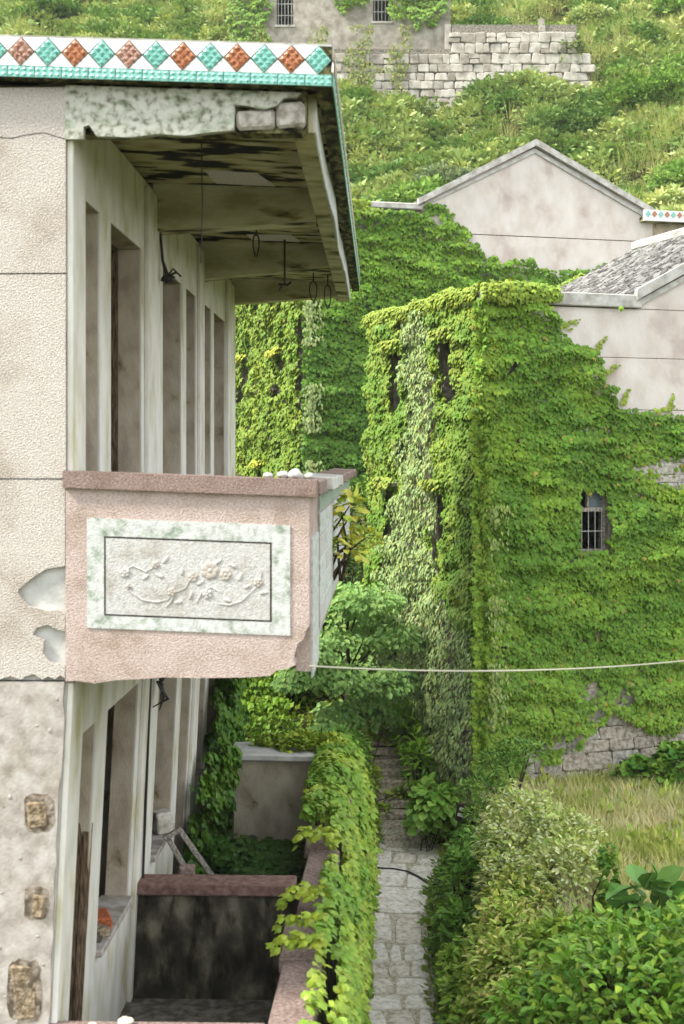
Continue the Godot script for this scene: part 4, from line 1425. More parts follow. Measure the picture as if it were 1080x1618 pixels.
	for e in [[1.02, 6.45, 0.5], [1.52, 6.16, 1.0], [1.63, 5.86, 0.7], [1.92, 5.50, 1.2], [2.42, 5.40, 0.4], [2.62, 5.42, 1.4], [0.90, 6.52, -0.3]]:      # shoots feeling their way over the bare plaster
		for i in 16:
			var t := i / 15.0
			leaf(b, Vector3(e[0] + cos(e[2]) * 0.32 * t, e[1] + sin(e[2]) * 0.24 * t - 0.05 * t * t + rng.randf_range(-0.03, 0.03), 0.03 + 0.03 * rng.randf()), Vector3(rng.randf_range(-0.8, 0.8), -1, 0.4), Vector3(rng.randf_range(-0.4, 0.4), 0.4, 1), lerpf(0.08, 0.03, t), jit(Color(0.22, 0.29, 0.03)))
	many("leaves", b, ivy_leaf(), mats.leaf, vine)
	m = M.new()
	for i in 26:
		var x := rng.randf_range(0.1, 3.2)
		var p := Vector3(x, rng.randf_range(0.2, 1.0), 0.025)
		var pts := [p]
		for s in 6:
			p += Vector3(rng.randf_range(-0.12, 0.12), rng.randf_range(0.2, 0.4), 0)
			pts.append(p)
		m.tube(pts, [0.008, 0.007, 0.006, 0.005, 0.004, 0.003, 0.002], 4)
	part("stems", m, mats.bark, vine).set_meta("kind", "stuff")

	# alley side: yellow-green ivy with a pale strip of a finer creeper
	vine = thing("ivy_cover", "yellow-green ivy on the alley side, hanging over dark window openings", "ivy", CORNER_AT, CORNER_TURN)
	var strip := func(w: float, v: float) -> float:       # how much of the pale creeper grows here
		var hs := [0.0, 0.9, 2.3, 3.2, 5.0, 6.8]
		var ms := [1.2, 1.4, 1.75, 2.35, 2.0, 2.1]
		var ws := [1.3, 1.45, 1.8, 1.05, 0.62, 0.6]
		var mid := 2.1
		var half := 0.6
		for i in 5:
			if v >= hs[i] and v < hs[i + 1]:
				var t: float = (v - hs[i]) / (hs[i + 1] - hs[i])
				mid = lerpf(ms[i], ms[i + 1], t)
				half = lerpf(ws[i], ws[i + 1], t)
		return 1.0 - smoothstep(half * 0.75, half * 1.1, absf(w - mid) + nb.get_noise_2d(w * 30.0, v * 30.0) * 0.3)
	var holes := func(w: float, v: float) -> bool:
		for r: Rect2 in left:
			if w > r.position.x + 0.02 and w < r.end.x - 0.06 and v > r.position.y + 0.6 - 0.7 * (w - r.position.x) and v < r.end.y - 0.02:
				return true
		return false
	b = Buf.new()
	ivy(b, Vector3(0, 0, 0.2), Vector3.FORWARD, Vector3.UP, Vector3.LEFT, 4.3, 6.75, 1500.0, 0.072, func(w, v): return 0.0 if holes.call(w - 0.2, v) or (w < 0.55 and v < 0.95 + nb.get_noise_2d(w * 50.0, v * 50.0) * 0.2) else 1.0 - strip.call(w - 0.2, v),
		func(w, v): return Color(0.12, 0.225, 0.02).lerp(Color(0.21, 0.295, 0.035), clampf(0.35 + na.get_noise_2d(w * 20.0, v * 20.0) * 1.4, 0, 1)), 0.13)
	many("leaves", b, ivy_leaf(), mats.leaf, vine)
	vine = thing("creeper", "pale grey-green fine-leaved creeper falling in a strip down the alley side", "creeper", CORNER_AT, CORNER_TURN)
	b = Buf.new()
	ivy(b, Vector3(0, 0, 0.15), Vector3.FORWARD, Vector3.UP, Vector3.LEFT, 4.2, 6.8, 1500.0, 0.072, func(w, v): return 0.0 if holes.call(w - 0.15, v) or (w < 0.4 and v < 0.9) else strip.call(w - 0.15, v),
		func(_w, v): return Color(0.24, 0.34, 0.11).lerp(Color(0.36, 0.45, 0.20), clampf(0.2 + rng.randf() * 0.6, 0, 1)), 0.18)
	# wisps round the corner
	for i in 1500:
		var v := rng.randf_range(1.2, 4.2)
		if rng.randf() > 0.25 + nb.get_noise_1d(v * 60.0):
			continue
		leaf(b, Vector3(rng.randf_range(-0.1, 0.3) * rng.randf(), v, 0.2 + rng.randf() * 0.1), Vector3(rng.randf_range(-0.5, 0.5), -1, 0.4), Vector3(rng.randf_range(-0.4, 0.4), 0.5, 0.8), rng.randf_range(0.04, 0.075), jit(Color(0.26, 0.33, 0.10)))
	many("leaves", b, small_leaf(), mats.matt_leaf, vine)
	# the bright fringe along the roof edge
	vine = thing("ivy_fringe", "bright yellow-green ivy fringe draped over the flat roof edge of the corner house", "ivy", CORNER_AT, CORNER_TURN)
	b = Buf.new()
	for i in 4600:
		var along := rng.randf_range(-1.0, 4.1)       # negative: along the gable side
		var k := 0.5 + nb.get_noise_1d(along * 30.0)
		var o := Vector3(-along if along < 0 else -0.02, 6.86, 0.1 if along < 0 else -along)
		var out := Vector3.BACK if along < 0 else Vector3.LEFT
		if absf(along) < 0.25 and i % 2 == 0:
			o = Vector3(-0.02 + rng.randf_range(0, 0.15), 6.86, 0.08)
			out = Vector3(-0.7, 0, 0.7)
		if along < 0 and along < -0.95 + nb.get_noise_1d(i) * 0.1:
			continue
		var a := rng.randf_range(-0.6, 2.4)
		var r := rng.randf_range(0.04, 0.09 + 0.05 * k)
		var d := out * cos(a - 0.6) + Vector3.UP * sin(a - 0.6 + 0.2)
		var pos := o + d * r * Vector3(1.2, 1.2, 1.2) + Vector3(0, -0.03, 0)
		leaf(b, pos, d * 0.4 - Vector3.UP * 0.7 + Vector3(rng.randf_range(-0.5, 0.5), 0, rng.randf_range(-0.5, 0.5)), d + Vector3.UP * 0.6, rng.randf_range(0.045, 0.085), jit(Color(0.235, 0.315, 0.035) if along > -0.3 else Color(0.20, 0.30, 0.03)))
	for i in 700:       # moss-like ivy along the far verge of the roof
		var x := 2.1 + 1.5 * pow(rng.randf(), 1.3)
		leaf(b, Vector3(x, 6.92 + (x - 2.1) * 0.514 + rng.randf_range(-0.02, 0.07), -4.14 + rng.randf_range(-0.08, 0.10)), Vector3(rng.randf_range(-0.8, 0.3), rng.randf_range(-0.6, 0.1), 0.3), Vector3(rng.randf_range(-0.4, 0.2), 1, 0.4), rng.randf_range(0.04, 0.08), jit(Color(0.20, 0.29, 0.035)))
	for r: Rect2 in left:
		for i in 110:
			var pos := Vector3(-0.10 - rng.randf() * 0.12, r.end.y + 0.05 + rng.randf_range(-0.03, 0.10), -rng.randf_range(r.position.x - 0.1, r.end.x + 0.12))
			leaf(b, pos, Vector3(-0.6, -0.6, rng.randf_range(-0.5, 0.5)), Vector3(-0.5, 1, 0), rng.randf_range(0.06, 0.10), jit(Color(0.23, 0.29, 0.035)))
	many("leaves", b, ivy_leaf(), mats.leaf, vine)


func tinted() -> StandardMaterial3D:
	var m := StandardMaterial3D.new()
	m.vertex_color_use_as_albedo = true
	m.roughness = 0.95
	m.metallic_specular = 0.3
	return m


func move(holes: Array, by: Vector2) -> Array:
	var r := []
	for q: Rect2 in holes:
		r.append(Rect2(q.position + by, q.size))
	return r


# ---------------------------------------------------------------- the gabled house farther up

const FAR_AT := Vector3(-0.725, -1.3, -28.0)
const FAR_TURN := 14.57


func build_far_house() -> void:
	var h := thing("gabled_house", "pale gabled house up the slope, its lower walls under dense green ivy", "house", FAR_AT, FAR_TURN)
	var left := [Rect2(1.75, 2.3, 0.75, 1.2), Rect2(5.8, 2.3, 0.8, 1.35), Rect2(3.6, -0.2, 0.8, 1.3)]
	var m := M.new()
	m.wall(Vector3(0, -1.0, -0.25), Vector3.FORWARD, Vector3.UP, Vector3.RIGHT * 0.25, Vector2(8.6, 7.4), move(left, Vector2(-0.25, 1.0)))
	m.box(Vector3(0, -1.0, -0.25), Vector3(7.63, 6.4, 0))
	m.box(Vector3(0.252, -1.0, -8.85), Vector3(7.63, 6.4, -8.6))
	m.box(Vector3(7.38, -1.0, -8.598), Vector3(7.63, 6.4, -0.252))
	part("wall", m, mats.mortar, h)
	m = M.new()
	m.box(Vector3(0.252, 1.9, -8.598), Vector3(7.378, 2.05, -0.252))
	m.box(Vector3(0.252, 6.2, -8.598), Vector3(7.378, 6.398, -0.252))
	part("floor", m, mats.yard, h)
	# plaster panels with an open joint
	m = M.new()
	m.prism(PackedVector2Array([Vector2(2.5, 5.965), Vector2(7.63, 5.965), Vector2(7.63, 6.58), Vector2(4.91, 7.82), Vector2(2.5, 6.62)]), 0.002, 0.03)
	part("plaster_panel", m, mats.house_plaster, h)
	m = M.new()
	m.slab(Vector3(2.5, 4.6, 0.002), Vector3(7.63, 5.945, 0.03), 0.004)
	part("plaster_panel", m, mats.house_plaster, h)
	m = M.new()
	m.prism(PackedVector2Array([Vector2(2.45, 6.402), Vector2(7.63, 6.402), Vector2(7.63, 6.56), Vector2(4.91, 7.80), Vector2(2.45, 6.6)]), -0.25, 0.0)
	m.prism(PackedVector2Array([Vector2(2.45, 6.402), Vector2(7.63, 6.402), Vector2(7.63, 6.56), Vector2(4.91, 7.80), Vector2(2.45, 6.6)]), -8.85, -8.6)
	part("gable", m, mats.house_plaster, h)
	m = M.new()
	m.prism(PackedVector2Array([Vector2(2.3, 6.58), Vector2(2.3, 6.50), Vector2(4.91, 7.83), Vector2(7.75, 6.46), Vector2(7.75, 6.56), Vector2(4.91, 7.93)]), -8.9, 0.032)
	part("roof", m, mats.roof_tile, h)
	m = M.new()
	m.prism(PackedVector2Array([Vector2(2.33, 6.50), Vector2(2.33, 6.63), Vector2(4.91, 7.99), Vector2(7.68, 6.62), Vector2(7.68, 6.49), Vector2(4.91, 7.85)]), 0.034, 0.15)
	part("verge", m, mats.grey_coping, h)
	m = M.new()
	m.prism(PackedVector2Array([Vector2(2.42, 6.46), Vector2(2.42, 6.50), Vector2(4.91, 7.80), Vector2(7.62, 6.46), Vector2(7.62, 6.38), Vector2(4.91, 7.71)]), 0.0305, 0.07)
	part("verge_moulding", m, mats.smooth_plaster, h)
	m = M.new()
	m.jn = nb
	m.jag = 0.03
	m.slab(Vector3(-0.05, 6.402, -8.9), Vector3(2.44, 6.53, 0.08), 0.02)
	part("roof_coping", m, mats.grey_coping, h)
	for r: Rect2 in left:
		m = M.new()
		m.slab(Vector3(-0.15, r.end.y + 0.01, -r.end.x - 0.06), Vector3(-0.002, r.end.y + 0.08, -r.position.x + 0.06), 0.008)
		part("window_hood", m, mats.grey_coping, h)
		m = M.new()
		m.box(Vector3(0.10, r.position.y, -r.position.x - r.size.x * 0.5 - 0.03), Vector3(0.14, r.end.y - 0.002, -r.position.x - r.size.x * 0.5 + 0.03))
		part("window_frame", m, mats.wood, h)
	# the tiled eave of its veranda on the right
	m = M.new()
	m.box(Vector3(7.32, 6.37, -3.0), Vector3(9.6, 6.47, 0.2))
	part("veranda_roof", m, mats.beam, h)
	m = M.new()
	m.prism(PackedVector2Array([Vector2(7.635, 6.368), Vector2(9.2, 6.368), Vector2(9.2, 6.28), Vector2(7.9, 6.05), Vector2(7.635, 6.02)]), -0.25, -0.02)
	part("veranda_beam", m, mats.reveal, h)
	m = M.new()
	m.box(Vector3(7.32, 6.368, 0.202), Vector3(9.6, 6.60, 0.26))
	part("eave", m, mats.white_tile, h)
	m = M.new()
	m.prism(PackedVector2Array([Vector2(-0.062, 0), Vector2(0, -0.07), Vector2(0.062, 0), Vector2(0, 0.07)]), 0, 0.012)
	var dia := m.mesh()
	for i in 15:
		part_mesh("diamond_tile", dia, mats.orange_tile if i % 2 else mats.teal_tile, h, Transform3D(Basis.IDENTITY, Vector3(7.41 + i * 0.147, 6.515, 0.2605)))

	# ivy: bright on the alley side, dark on the gable side
	var bare := PackedVector2Array([Vector2(2.75, 6.9), Vector2(2.91, 6.52), Vector2(3.18, 6.27), Vector2(3.53, 5.9), Vector2(3.81, 5.58), Vector2(4.16, 5.43), Vector2(4.72, 5.51), Vector2(4.9, 5.38), Vector2(5.1, 5.24), Vector2(5.7, 5.3), Vector2(6.38, 5.42), Vector2(7.7, 5.45), Vector2(7.7, 6.9)])
	var vine := thing("ivy_cover", "dense dark green ivy on the broad wall below the far gable", "ivy", FAR_AT, FAR_TURN)
	var b := Buf.new()
	var keep := func(u: float, v: float) -> float:
		var j := Vector2(nb.get_noise_2d(u * 40.0, v * 40.0), nb.get_noise_2d(u * 40.0 + 99.0, v * 40.0)) * 0.10
		if Geometry2D.is_point_in_polygon(Vector2(u, v) + j, bare):
			return 0.0
		for s in [[2.72, 6.23, 0.13, 0.11], [1.25, 6.0, 0.08, 0.06]]:
			if Vector2((u + j.x - s[0]) / s[2], (v + j.y - s[1]) / s[3]).length() < 1.0:
				return 0.0
		if v > 6.38 and u > 1.3 and u < 2.5:
			return 0.0
		return 1.0
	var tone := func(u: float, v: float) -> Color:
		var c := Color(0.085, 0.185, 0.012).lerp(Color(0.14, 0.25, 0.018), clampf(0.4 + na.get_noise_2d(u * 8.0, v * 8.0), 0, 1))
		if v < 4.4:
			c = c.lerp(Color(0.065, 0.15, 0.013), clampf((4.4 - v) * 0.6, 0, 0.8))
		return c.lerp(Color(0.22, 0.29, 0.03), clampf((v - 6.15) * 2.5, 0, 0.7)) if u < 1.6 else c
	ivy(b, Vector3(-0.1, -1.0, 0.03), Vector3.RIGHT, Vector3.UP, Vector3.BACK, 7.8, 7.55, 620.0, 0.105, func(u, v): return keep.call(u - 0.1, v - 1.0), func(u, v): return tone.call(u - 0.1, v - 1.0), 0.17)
	many("leaves", b, ivy_leaf(), mats.leaf, vine)
	vine = thing("ivy_cover", "sunny yellow-green ivy on the far house's alley side, left of its dark corner", "ivy", FAR_AT, FAR_TURN)
	b = Buf.new()
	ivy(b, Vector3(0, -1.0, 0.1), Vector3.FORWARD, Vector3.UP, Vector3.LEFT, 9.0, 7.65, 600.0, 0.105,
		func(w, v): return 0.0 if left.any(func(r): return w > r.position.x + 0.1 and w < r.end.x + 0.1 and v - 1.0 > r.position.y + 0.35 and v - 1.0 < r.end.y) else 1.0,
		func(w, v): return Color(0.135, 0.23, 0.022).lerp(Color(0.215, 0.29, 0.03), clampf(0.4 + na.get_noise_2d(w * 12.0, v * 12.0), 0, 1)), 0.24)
	for r: Rect2 in left:
		for i in 120:
			leaf(b, Vector3(-0.15 - rng.randf() * 0.15, r.end.y + 0.05 + rng.randf() * 0.14, -rng.randf_range(r.position.x - 0.15, r.end.x + 0.15)), Vector3(-0.6, -0.6, 0), Vector3(-0.5, 1, 0), 0.12, jit(Color(0.33, 0.36, 0.035)))
	many("leaves", b, ivy_leaf(), mats.leaf, vine)
	vine = thing("creeper", "whitish creeper running up the corner of the far ivy house", "creeper", FAR_AT, FAR_TURN)
	b = Buf.new()
	for i in 1500:
		var v := rng.randf_range(-0.5, 4.6)
		if nb.get_noise_2d(v * 30.0, 5.0) < -0.15:
			continue
		leaf(b, Vector3(rng.randf_range(-0.15, 0.35) * rng.randf(), v, 0.18 + rng.randf() * 0.12), Vector3(rng.randf_range(-0.5, 0.5), -1, 0.4), Vector3(rng.randf_range(-0.5, 0.3), 0.6, 0.8), rng.randf_range(0.06, 0.11), jit(Color(0.27, 0.34, 0.13)))
	many("leaves", b, small_leaf(), mats.matt_leaf, vine)


# ---------------------------------------------------------------- high stone wall and the house above it

func build_upper_wall() -> void:
	var w := thing("retaining_wall", "big dry-stone retaining wall of pale blocks high on the hill", "stone wall", Vector3(0, 15.2, -60))
	var m := M.new()
	m.box(Vector3(-5.2, -1.6, -1.0), Vector3(4.75, 2.5, -0.12))
	m.box(Vector3(4.752, -1.6, -1.0), Vector3(10.15, 3.55, -0.12))
	m.box(Vector3(10.152, -1.6, -1.0), Vector3(10.7, 2.1, -0.12))
	part("wall_core", m, mats.mortar, w)
	var shapes := stone_shapes(10)
	var keep := func(x: float, y: float) -> bool:
		if y > 3.3 + 0.3 * nb.get_noise_1d(x * 30.0):
			return false
		if y > 2.2 and x > 10.05:
			return false
		if y > 2.45 and x < 4.6:
			return false
		return x < 10.72 - 0.25 * maxf(0.0, y) * 0.3
	stone_rows(w, Vector3(0, 0, -0.08), Vector3.RIGHT, Vector3.UP, Vector3.BACK, Vector2(-0.3, -0.7), Vector2(10.6, 3.75), [0.30, 0.36, 0.46], Vector2(0.26, 0.66), 0.26, keep, [mats.far_stone, mats.far_stone, mats.far_stone_dark], shapes)
	stone_rows(w, Vector3(0, 0, -0.08), Vector3.RIGHT, Vector3.UP, Vector3.BACK, Vector2(-5.0, 0.6), Vector2(-0.4, 2.3), [0.38, 0.44], Vector2(0.45, 0.9), 0.26, func(_x, _y): return true, [mats.far_stone, mats.far_stone_dark], shapes)

	var h := thing("stone_house", "ruined stone house above the retaining wall with two barred windows", "house", Vector3(0, 17.6, -60.4))
	m = M.new()
	m.wall(Vector3(-4.7, 0, 0), Vector3.RIGHT, Vector3.UP, Vector3.FORWARD * 0.4, Vector2(9.4, 4.6), [Rect2(1.86, 1.22, 0.72, 1.25), Rect2(6.04, 1.38, 0.78, 1.25)])
	m.box(Vector3(-4.7, 0, -6.0), Vector3(-4.3, 4.6, -0.402))
	m.box(Vector3(4.3, 0, -6.0), Vector3(4.7, 4.6, -0.402))
	m.box(Vector3(-4.298, 0, -6.0), Vector3(4.298, 4.6, -5.6))
	part("wall", m, mats.far_stone_dark, h)
	m = M.new()
	m.box(Vector3(-4.9, 4.602, -6.2), Vector3(4.9, 4.8, 0.2))
	part("roof", m, mats.grey_coping, h)
	for e in [[-2.84, 1.22, 0.72], [1.34, 1.38, 0.78]]:
		var win := Node3D.new()
		win.name = "window"
		win.position = Vector3(e[0], e[1], 0)
		h.add_child(win, true)
		window_bars("bar", win, mats.pale_iron, Vector3(0, 0, -0.1), Vector3.RIGHT, e[2], 1.25, 5, [0.35, 0.75], 0.018)
		m = M.new()
		m.slab(Vector3(-0.08, -0.10, -0.2), Vector3(e[2] + 0.08, -0.002, 0.05), 0.01)
		part("window_sill", m, mats.far_stone, win)
		m = M.new()
		m.box(Vector3(0.0, 1.19, -0.26), Vector3(e[2], 1.25, -0.18))
		m.box(Vector3(0.0, 0.0, -0.26), Vector3(0.06, 1.188, -0.18))
		m.box(Vector3(e[2] - 0.06, 0.0, -0.26), Vector3(e[2], 1.188, -0.18))
		part("frame", m, mats.wood, win)
	m = M.new()
	m.slab(Vector3(4.45, -2.0, -0.02), Vector3(4.72, 1.2, 0.16), 0.02)
	part("stone_buttress", m, mats.far_stone, h)
	for e in [["light green ivy on the left end of the ruined stone house", -4.95, -1.5, 1.95, 4.6, 0.0], ["light green ivy hanging right of the second barred window, high on the hill", 2.0, 0.75, 2.6, 3.4, 0.9], ["small ivy patch between the two barred windows high on the hill", -0.3, 1.5, 1.5, 2.6, 0.7]]:
		var vine := thing("ivy_patch", e[0], "ivy", Vector3(e[1], 17.6 + e[2], -60.36), 0.0)
		var b := Buf.new()
		var p: Array = e
		ivy(b, Vector3.ZERO, Vector3.RIGHT, Vector3.UP, Vector3.BACK, p[3], p[4], 170.0, 0.17, func(u, v): return 1.0 if v > p[5] * (0.4 + absf(u / p[3] - 0.5) * 1.2) + nb.get_noise_1d(u * 40.0) * 0.4 and (p[5] > 0.0 or u < p[3] * (0.95 - 0.1 * sin(v * 3.0)) and v > nb.get_noise_1d(u * 30.0) * 0.5 + u * 0.25) else 0.0,
			func(u, v): return Color(0.15, 0.26, 0.035), 0.3)
		many("leaves", b, ivy_leaf(), mats.leaf, vine)
	var thin := thing("creeper", "thin creeper straggling over the left half of the high stone wall", "creeper", Vector3(-5.0, 14.2, -59.95))
	var tb := Buf.new()
	ivy(tb, Vector3.ZERO, Vector3.RIGHT, Vector3.UP, Vector3.BACK, 8.0, 4.5, 190.0, 0.16,
		func(u, v): return smoothstep(0.02, 0.22, na.get_noise_2d(u * 9.0, v * 6.0) + 0.30 * smoothstep(1.6, 0.0, absf(u - 5.9 + v * 0.1)) - 0.02 + 0.25 * smoothstep(2.0, 0.2, v)),
		func(u, v): return Color(0.17, 0.24, 0.05).lerp(Color(0.24, 0.25, 0.09), rng.randf()), 0.16)
	many("leaves", tb, small_leaf(), mats.matt_leaf, thin)
	thin = thing("creeper", "low weed tuft growing from the joints at the right of the high stone wall", "weed", Vector3(5.2, 15.0, -59.9))
	tb = Buf.new()
	bush(tb, [[Vector3(2.3, 0.3, 0), Vector3(0.45, 0.9, 0.2)], [Vector3(4.6, 2.3, -0.1), Vector3(0.4, 0.7, 0.2)]], 420, 0.2, func(_d, _s): return Color(0.20, 0.28, 0.05))
	many("leaves", tb, small_leaf(), mats.matt_leaf, thin)


# ---------------------------------------------------------------- small things

func lump(size: Vector3, rough := 0.5) -> M:
	var m := M.new()
	m.ball(Vector3(0, size.y * 0.8, 0), size, 6, 8, nb, rough)
	return m


func build_small_things() -> void:
	# rubble on the balcony coping
	var i := 0
	for e in [[1.11, 0.030, 0.016, "flat chip of white plaster, leftmost on the balcony coping"], [1.19, 0.040, 0.022, "white plaster lump, second from the left on the balcony coping"], [1.26, 0.05, 0.030, "largest white plaster lump on the balcony coping"], [1.335, 0.030, 0.020, "white plaster lump nearest the corner of the balcony coping"]]:
		var o := single("plaster_rubble", lump(Vector3(e[1], e[2], e[1] * 0.8)), mats.smooth_plaster, e[3], "rubble", "", near(Vector3(e[0], 3.934 - 0.036 * e[0], -0.10 - 0.03 * (i % 2))))
		o.rotation.y = e[0] * 9.0
		i += 1
	# wire loops and rods under the veranda ceiling
	for e in [[0.62, 4.75, 6.07, 0.28, "wire loop hanging from the veranda ceiling, left of the others", 0.030], [1.02, 7.0, 5.96, 0.30, "wire loop hanging near the last ceiling beam, middle of three", 0.045], [1.17, 7.05, 5.95, 0.36, "wire loop hanging near the last ceiling beam, rightmost of three", 0.040]]:
		var m := M.new()
		var pts := [Vector3(0, 0, 0), Vector3(0.003, -e[3] * 0.3, 0)]
		for k in 13:
			var a := PI / 2 + TAU * k / 12
			pts.append(Vector3(cos(a) * e[5], -e[3] * 0.65 + sin(a) * e[3] * 0.35, 0.01 * sin(a * 2.0)))
		m.tube(pts, [0.007], 5)
		var o := single("wire_loop", m, mats.wire, e[4], "wire", "", near(Vector3(e[0], e[2] - 0.0378 * e[0] + 0.04, -e[1])))
		o.rotation.y = 0.5
	var m := M.new()
	m.tube([Vector3.ZERO, Vector3(0, -0.42, 0)], [0.011], 6)
	m.tube([Vector3(-0.06, -0.42, 0), Vector3(0.03, -0.425, 0.0), Vector3(0.06, -0.40, 0)], [0.012], 5)
	m.tube([Vector3(-0.02, -0.42, 0), Vector3(-0.05, -0.48, 0.02)], [0.008], 5)
	single("ceiling_rod", m, mats.wire, "rusty rod with a bent foot hanging from the veranda ceiling", "rod", "", near(Vector3(0.83, 6.06, -5.4)))
	m = M.new()
	m.tube([Vector3.ZERO, Vector3(0.01, -0.55, 0), Vector3(0.0, -0.9, 0)], [0.004], 5)
	single("thin_wire", m, mats.wire, "thin straight wire hanging in the first bay of the veranda", "wire", "", near(Vector3(0.66, 6.07, -0.65)))
	m = M.new()
	m.tube([Vector3(0, 0.35, 0), Vector3(0.02, 0.12, 0), Vector3(0.06, 0.0, 0.03), Vector3(0.12, 0.03, 0.0)], [0.01, 0.012, 0.02, 0.01], 5)
	m.ball(Vector3(0.06, -0.02, 0.02), Vector3(0.06, 0.035, 0.04), 5, 7, nb, 0.8)
	m.tube([Vector3(0.05, 0, 0), Vector3(0.1, 0.06, 0), Vector3(0.16, 0.0, 0)], [0.008], 5)
	single("switch_tangle", m, mats.wire, "tangle of broken switch wires on the upper veranda pilaster", "wire", "", near(Vector3(0.04, 5.40, -3.0)))
	for e in [[near(Vector3(0.035, 2.50, -2.86)), "dark dried nest of wires on the lower pilaster"], [near(Vector3(0.05, 2.55, -7.9)), "dark withered twigs hanging on the last lower pilaster"]]:
		m = M.new()
		for k in 16:
			var p := Vector3(rng.randf_range(0.0, 0.07), rng.randf_range(-0.25, 0.15), rng.randf_range(-0.05, 0.05))
			m.tube([p, p + Vector3(rng.randf_range(-0.04, 0.08), rng.randf_range(-0.14, 0.05), rng.randf_range(-0.03, 0.03)), p + Vector3(rng.randf_range(-0.06, 0.1), rng.randf_range(-0.24, 0.0), 0)], [0.008, 0.014, 0.004], 4)
		single("dry_twigs", m, mats.black, e[1], "twigs", "", e[0])
	# pipe down the lower facade
	m = M.new()
	m.tube([Vector3(0.05, 0, 0), Vector3(0.10, 1.3, 0), Vector3(0.155, 2.7, 0)], [0.011], 6)
	single("drain_pipe", m, mats.black, "thin black pipe running down the lower pilaster", "pipe", "", near(Vector3(-0.125, 0.02, -2.7)))
	# wood leaning in the first lower opening, a broken frame against the wall
	m = M.new()
	m.slab(Vector3(-0.16, 0, -0.015), Vector3(0.16, 1.75, 0.015), 0.004)
	m.slab(Vector3(-0.14, 0.1, 0.0155), Vector3(-0.10, 1.70, 0.028), 0.004)
	m.slab(Vector3(0.10, 0.1, 0.0155), Vector3(0.14, 1.70, 0.028), 0.004)
	var o := single("wooden_board", m, mats.wood, "brown wooden door board leaning in the first lower opening", "board", "", near(Vector3(-0.28, 0.01, -0.78)))
	o.rotation = Vector3(-0.05, 0.25, -0.06)
	var fr := thing("wooden_trestle", "broken pale wooden trestle leaning above the dark cross wall", "trestle", near(Vector3(-0.04, 0.38, -3.75)), 20.0)
	for e in [[Vector3(0.51, -0.37, 0.0), Vector3(0.02, 0.50, 0.05)], [Vector3(0.75, -0.37, 0.0), Vector3(0.13, 0.55, -0.05)]]:
		var k := M.new()
		k.slab(Vector3(-0.022, 0, -0.022), Vector3(0.022, (e[1] - e[0]).length(), 0.022), 0.004)
		var y: Vector3 = (e[1] - e[0]).normalized()
		var x := y.cross(Vector3.BACK).normalized()
		part("leg", k, mats.grey_wood, fr, Transform3D(Basis(x, y, x.cross(y)), e[0]))
	var top := M.new()
	top.slab(Vector3(-0.02, -0.02, -0.02), Vector3(0.14, 0.02, 0.02), 0.004)
	part("crosspiece", top, mats.grey_wood, fr, Transform3D(Basis(Vector3.BACK, 0.45), Vector3(0.01, 0.505, 0.0)))
	# bricks on the sills
	for e in [[Vector3(-0.17, 0.836, -1.72), "brick", "orange broken brick on the lower window sill", Vector3(0.07, 0.045, 0.10), 0.3], [Vector3(-0.13, 0.836, -1.52), "exposed", "tan broken stone beside the orange brick on the lower window sill", Vector3(0.06, 0.035, 0.06), 1.0], [Vector3(-0.17, 0.836, -1.44), "mould", "dark flat stone in front of the orange brick on the sill", Vector3(0.08, 0.02, 0.05), 0.1], [Vector3(-0.12, 0.836, -4.1), "flag", "whitish brick standing on the far lower window sill", Vector3(0.07, 0.09, 0.08), 0.5], [Vector3(0.25, 0.78, -3.0), "coping", "small pinkish stone behind the dark cross wall", Vector3(0.06, 0.05, 0.05), 0.2]]:
		m = M.new()
		m.jn = nb
		m.jag = 0.012
		m.slab(Vector3(-e[3].x, 0, -e[3].z), Vector3(e[3].x, e[3].y * 2.0, e[3].z), 0.012, rng, 0.008)
		o = single("loose_brick", m, mats[e[1]], e[2], "brick", "", near(e[0]))
		o.rotation.y = e[4]
	# litter in the yard
	for e in [[Vector3(0.80, 0.0, -1.65), "rag", "crumpled white plastic scrap on the yard floor", Vector3(0.07, 0.035, 0.05)], [Vector3(0.33, 0.873, 0.0), "stone", "small white stone on the front parapet", Vector3(0.05, 0.024, 0.035)], [Vector3(0.15, 0.873, 0.02), "stone", "tiny pale pebble at the left end of the front parapet", Vector3(0.025, 0.012, 0.02)]]:
		o = single("white_scrap" if e[1] == "rag" else "white_stone", lump(e[3], 1.0 if e[1] == "rag" else 0.4), mats.rope, e[2], "litter" if e[1] == "rag" else "stone", "", near(e[0]))
	for k in 7:
		m = lump(Vector3(rng.randf_range(0.02, 0.06), 0.012, rng.randf_range(0.02, 0.05)), 0.8)
		single("rubble_chip", m, mats.low_plaster, "small flat chip of fallen plaster on the yard floor", "rubble", "plaster chips on the yard floor", near(Vector3(rng.randf_range(0.1, 1.0), 0.0, rng.randf_range(-2.4, -0.7))))
	# a white line strung from the balcony across the path
	m = M.new()
	var pts := []
	var a := near(Vector3(1.345, 2.86, 0.0))
	var z := Vector3(4.3, -1.20, -10.4)
	for k in 25:
		var t := k / 24.0
		pts.append(a.lerp(z, t) - Vector3(0, 0.62 * t * (1.0 - t), 0))
	m.tube(pts, [0.0048], 6)
	single("washing_line", m, mats.rope, "white line strung from the balcony corner across to the right", "rope")
	# hose over the path
	m = M.new()
	pts = []
	for q in [[0.28, 16.72], [0.45, 16.62], [0.62, 16.60], [0.78, 16.52], [0.90, 16.36], [0.99, 16.18]]:
		pts.append(Vector3(q[0], base_height(q[1]) + 0.05, -q[1]))
	m.tube(pts, [0.013], 6)
	single("hose", m, mats.black, "thin black hose lying across the pale path at its bend", "hose")
	# bundle of litter by the wall
	var bag := thing("litter_bundle", "small dark blue and red bundle of litter at the foot of the ivy wall", "litter", Vector3(0.13, base_height(14.0) + 0.15, -14.0), 0.0)
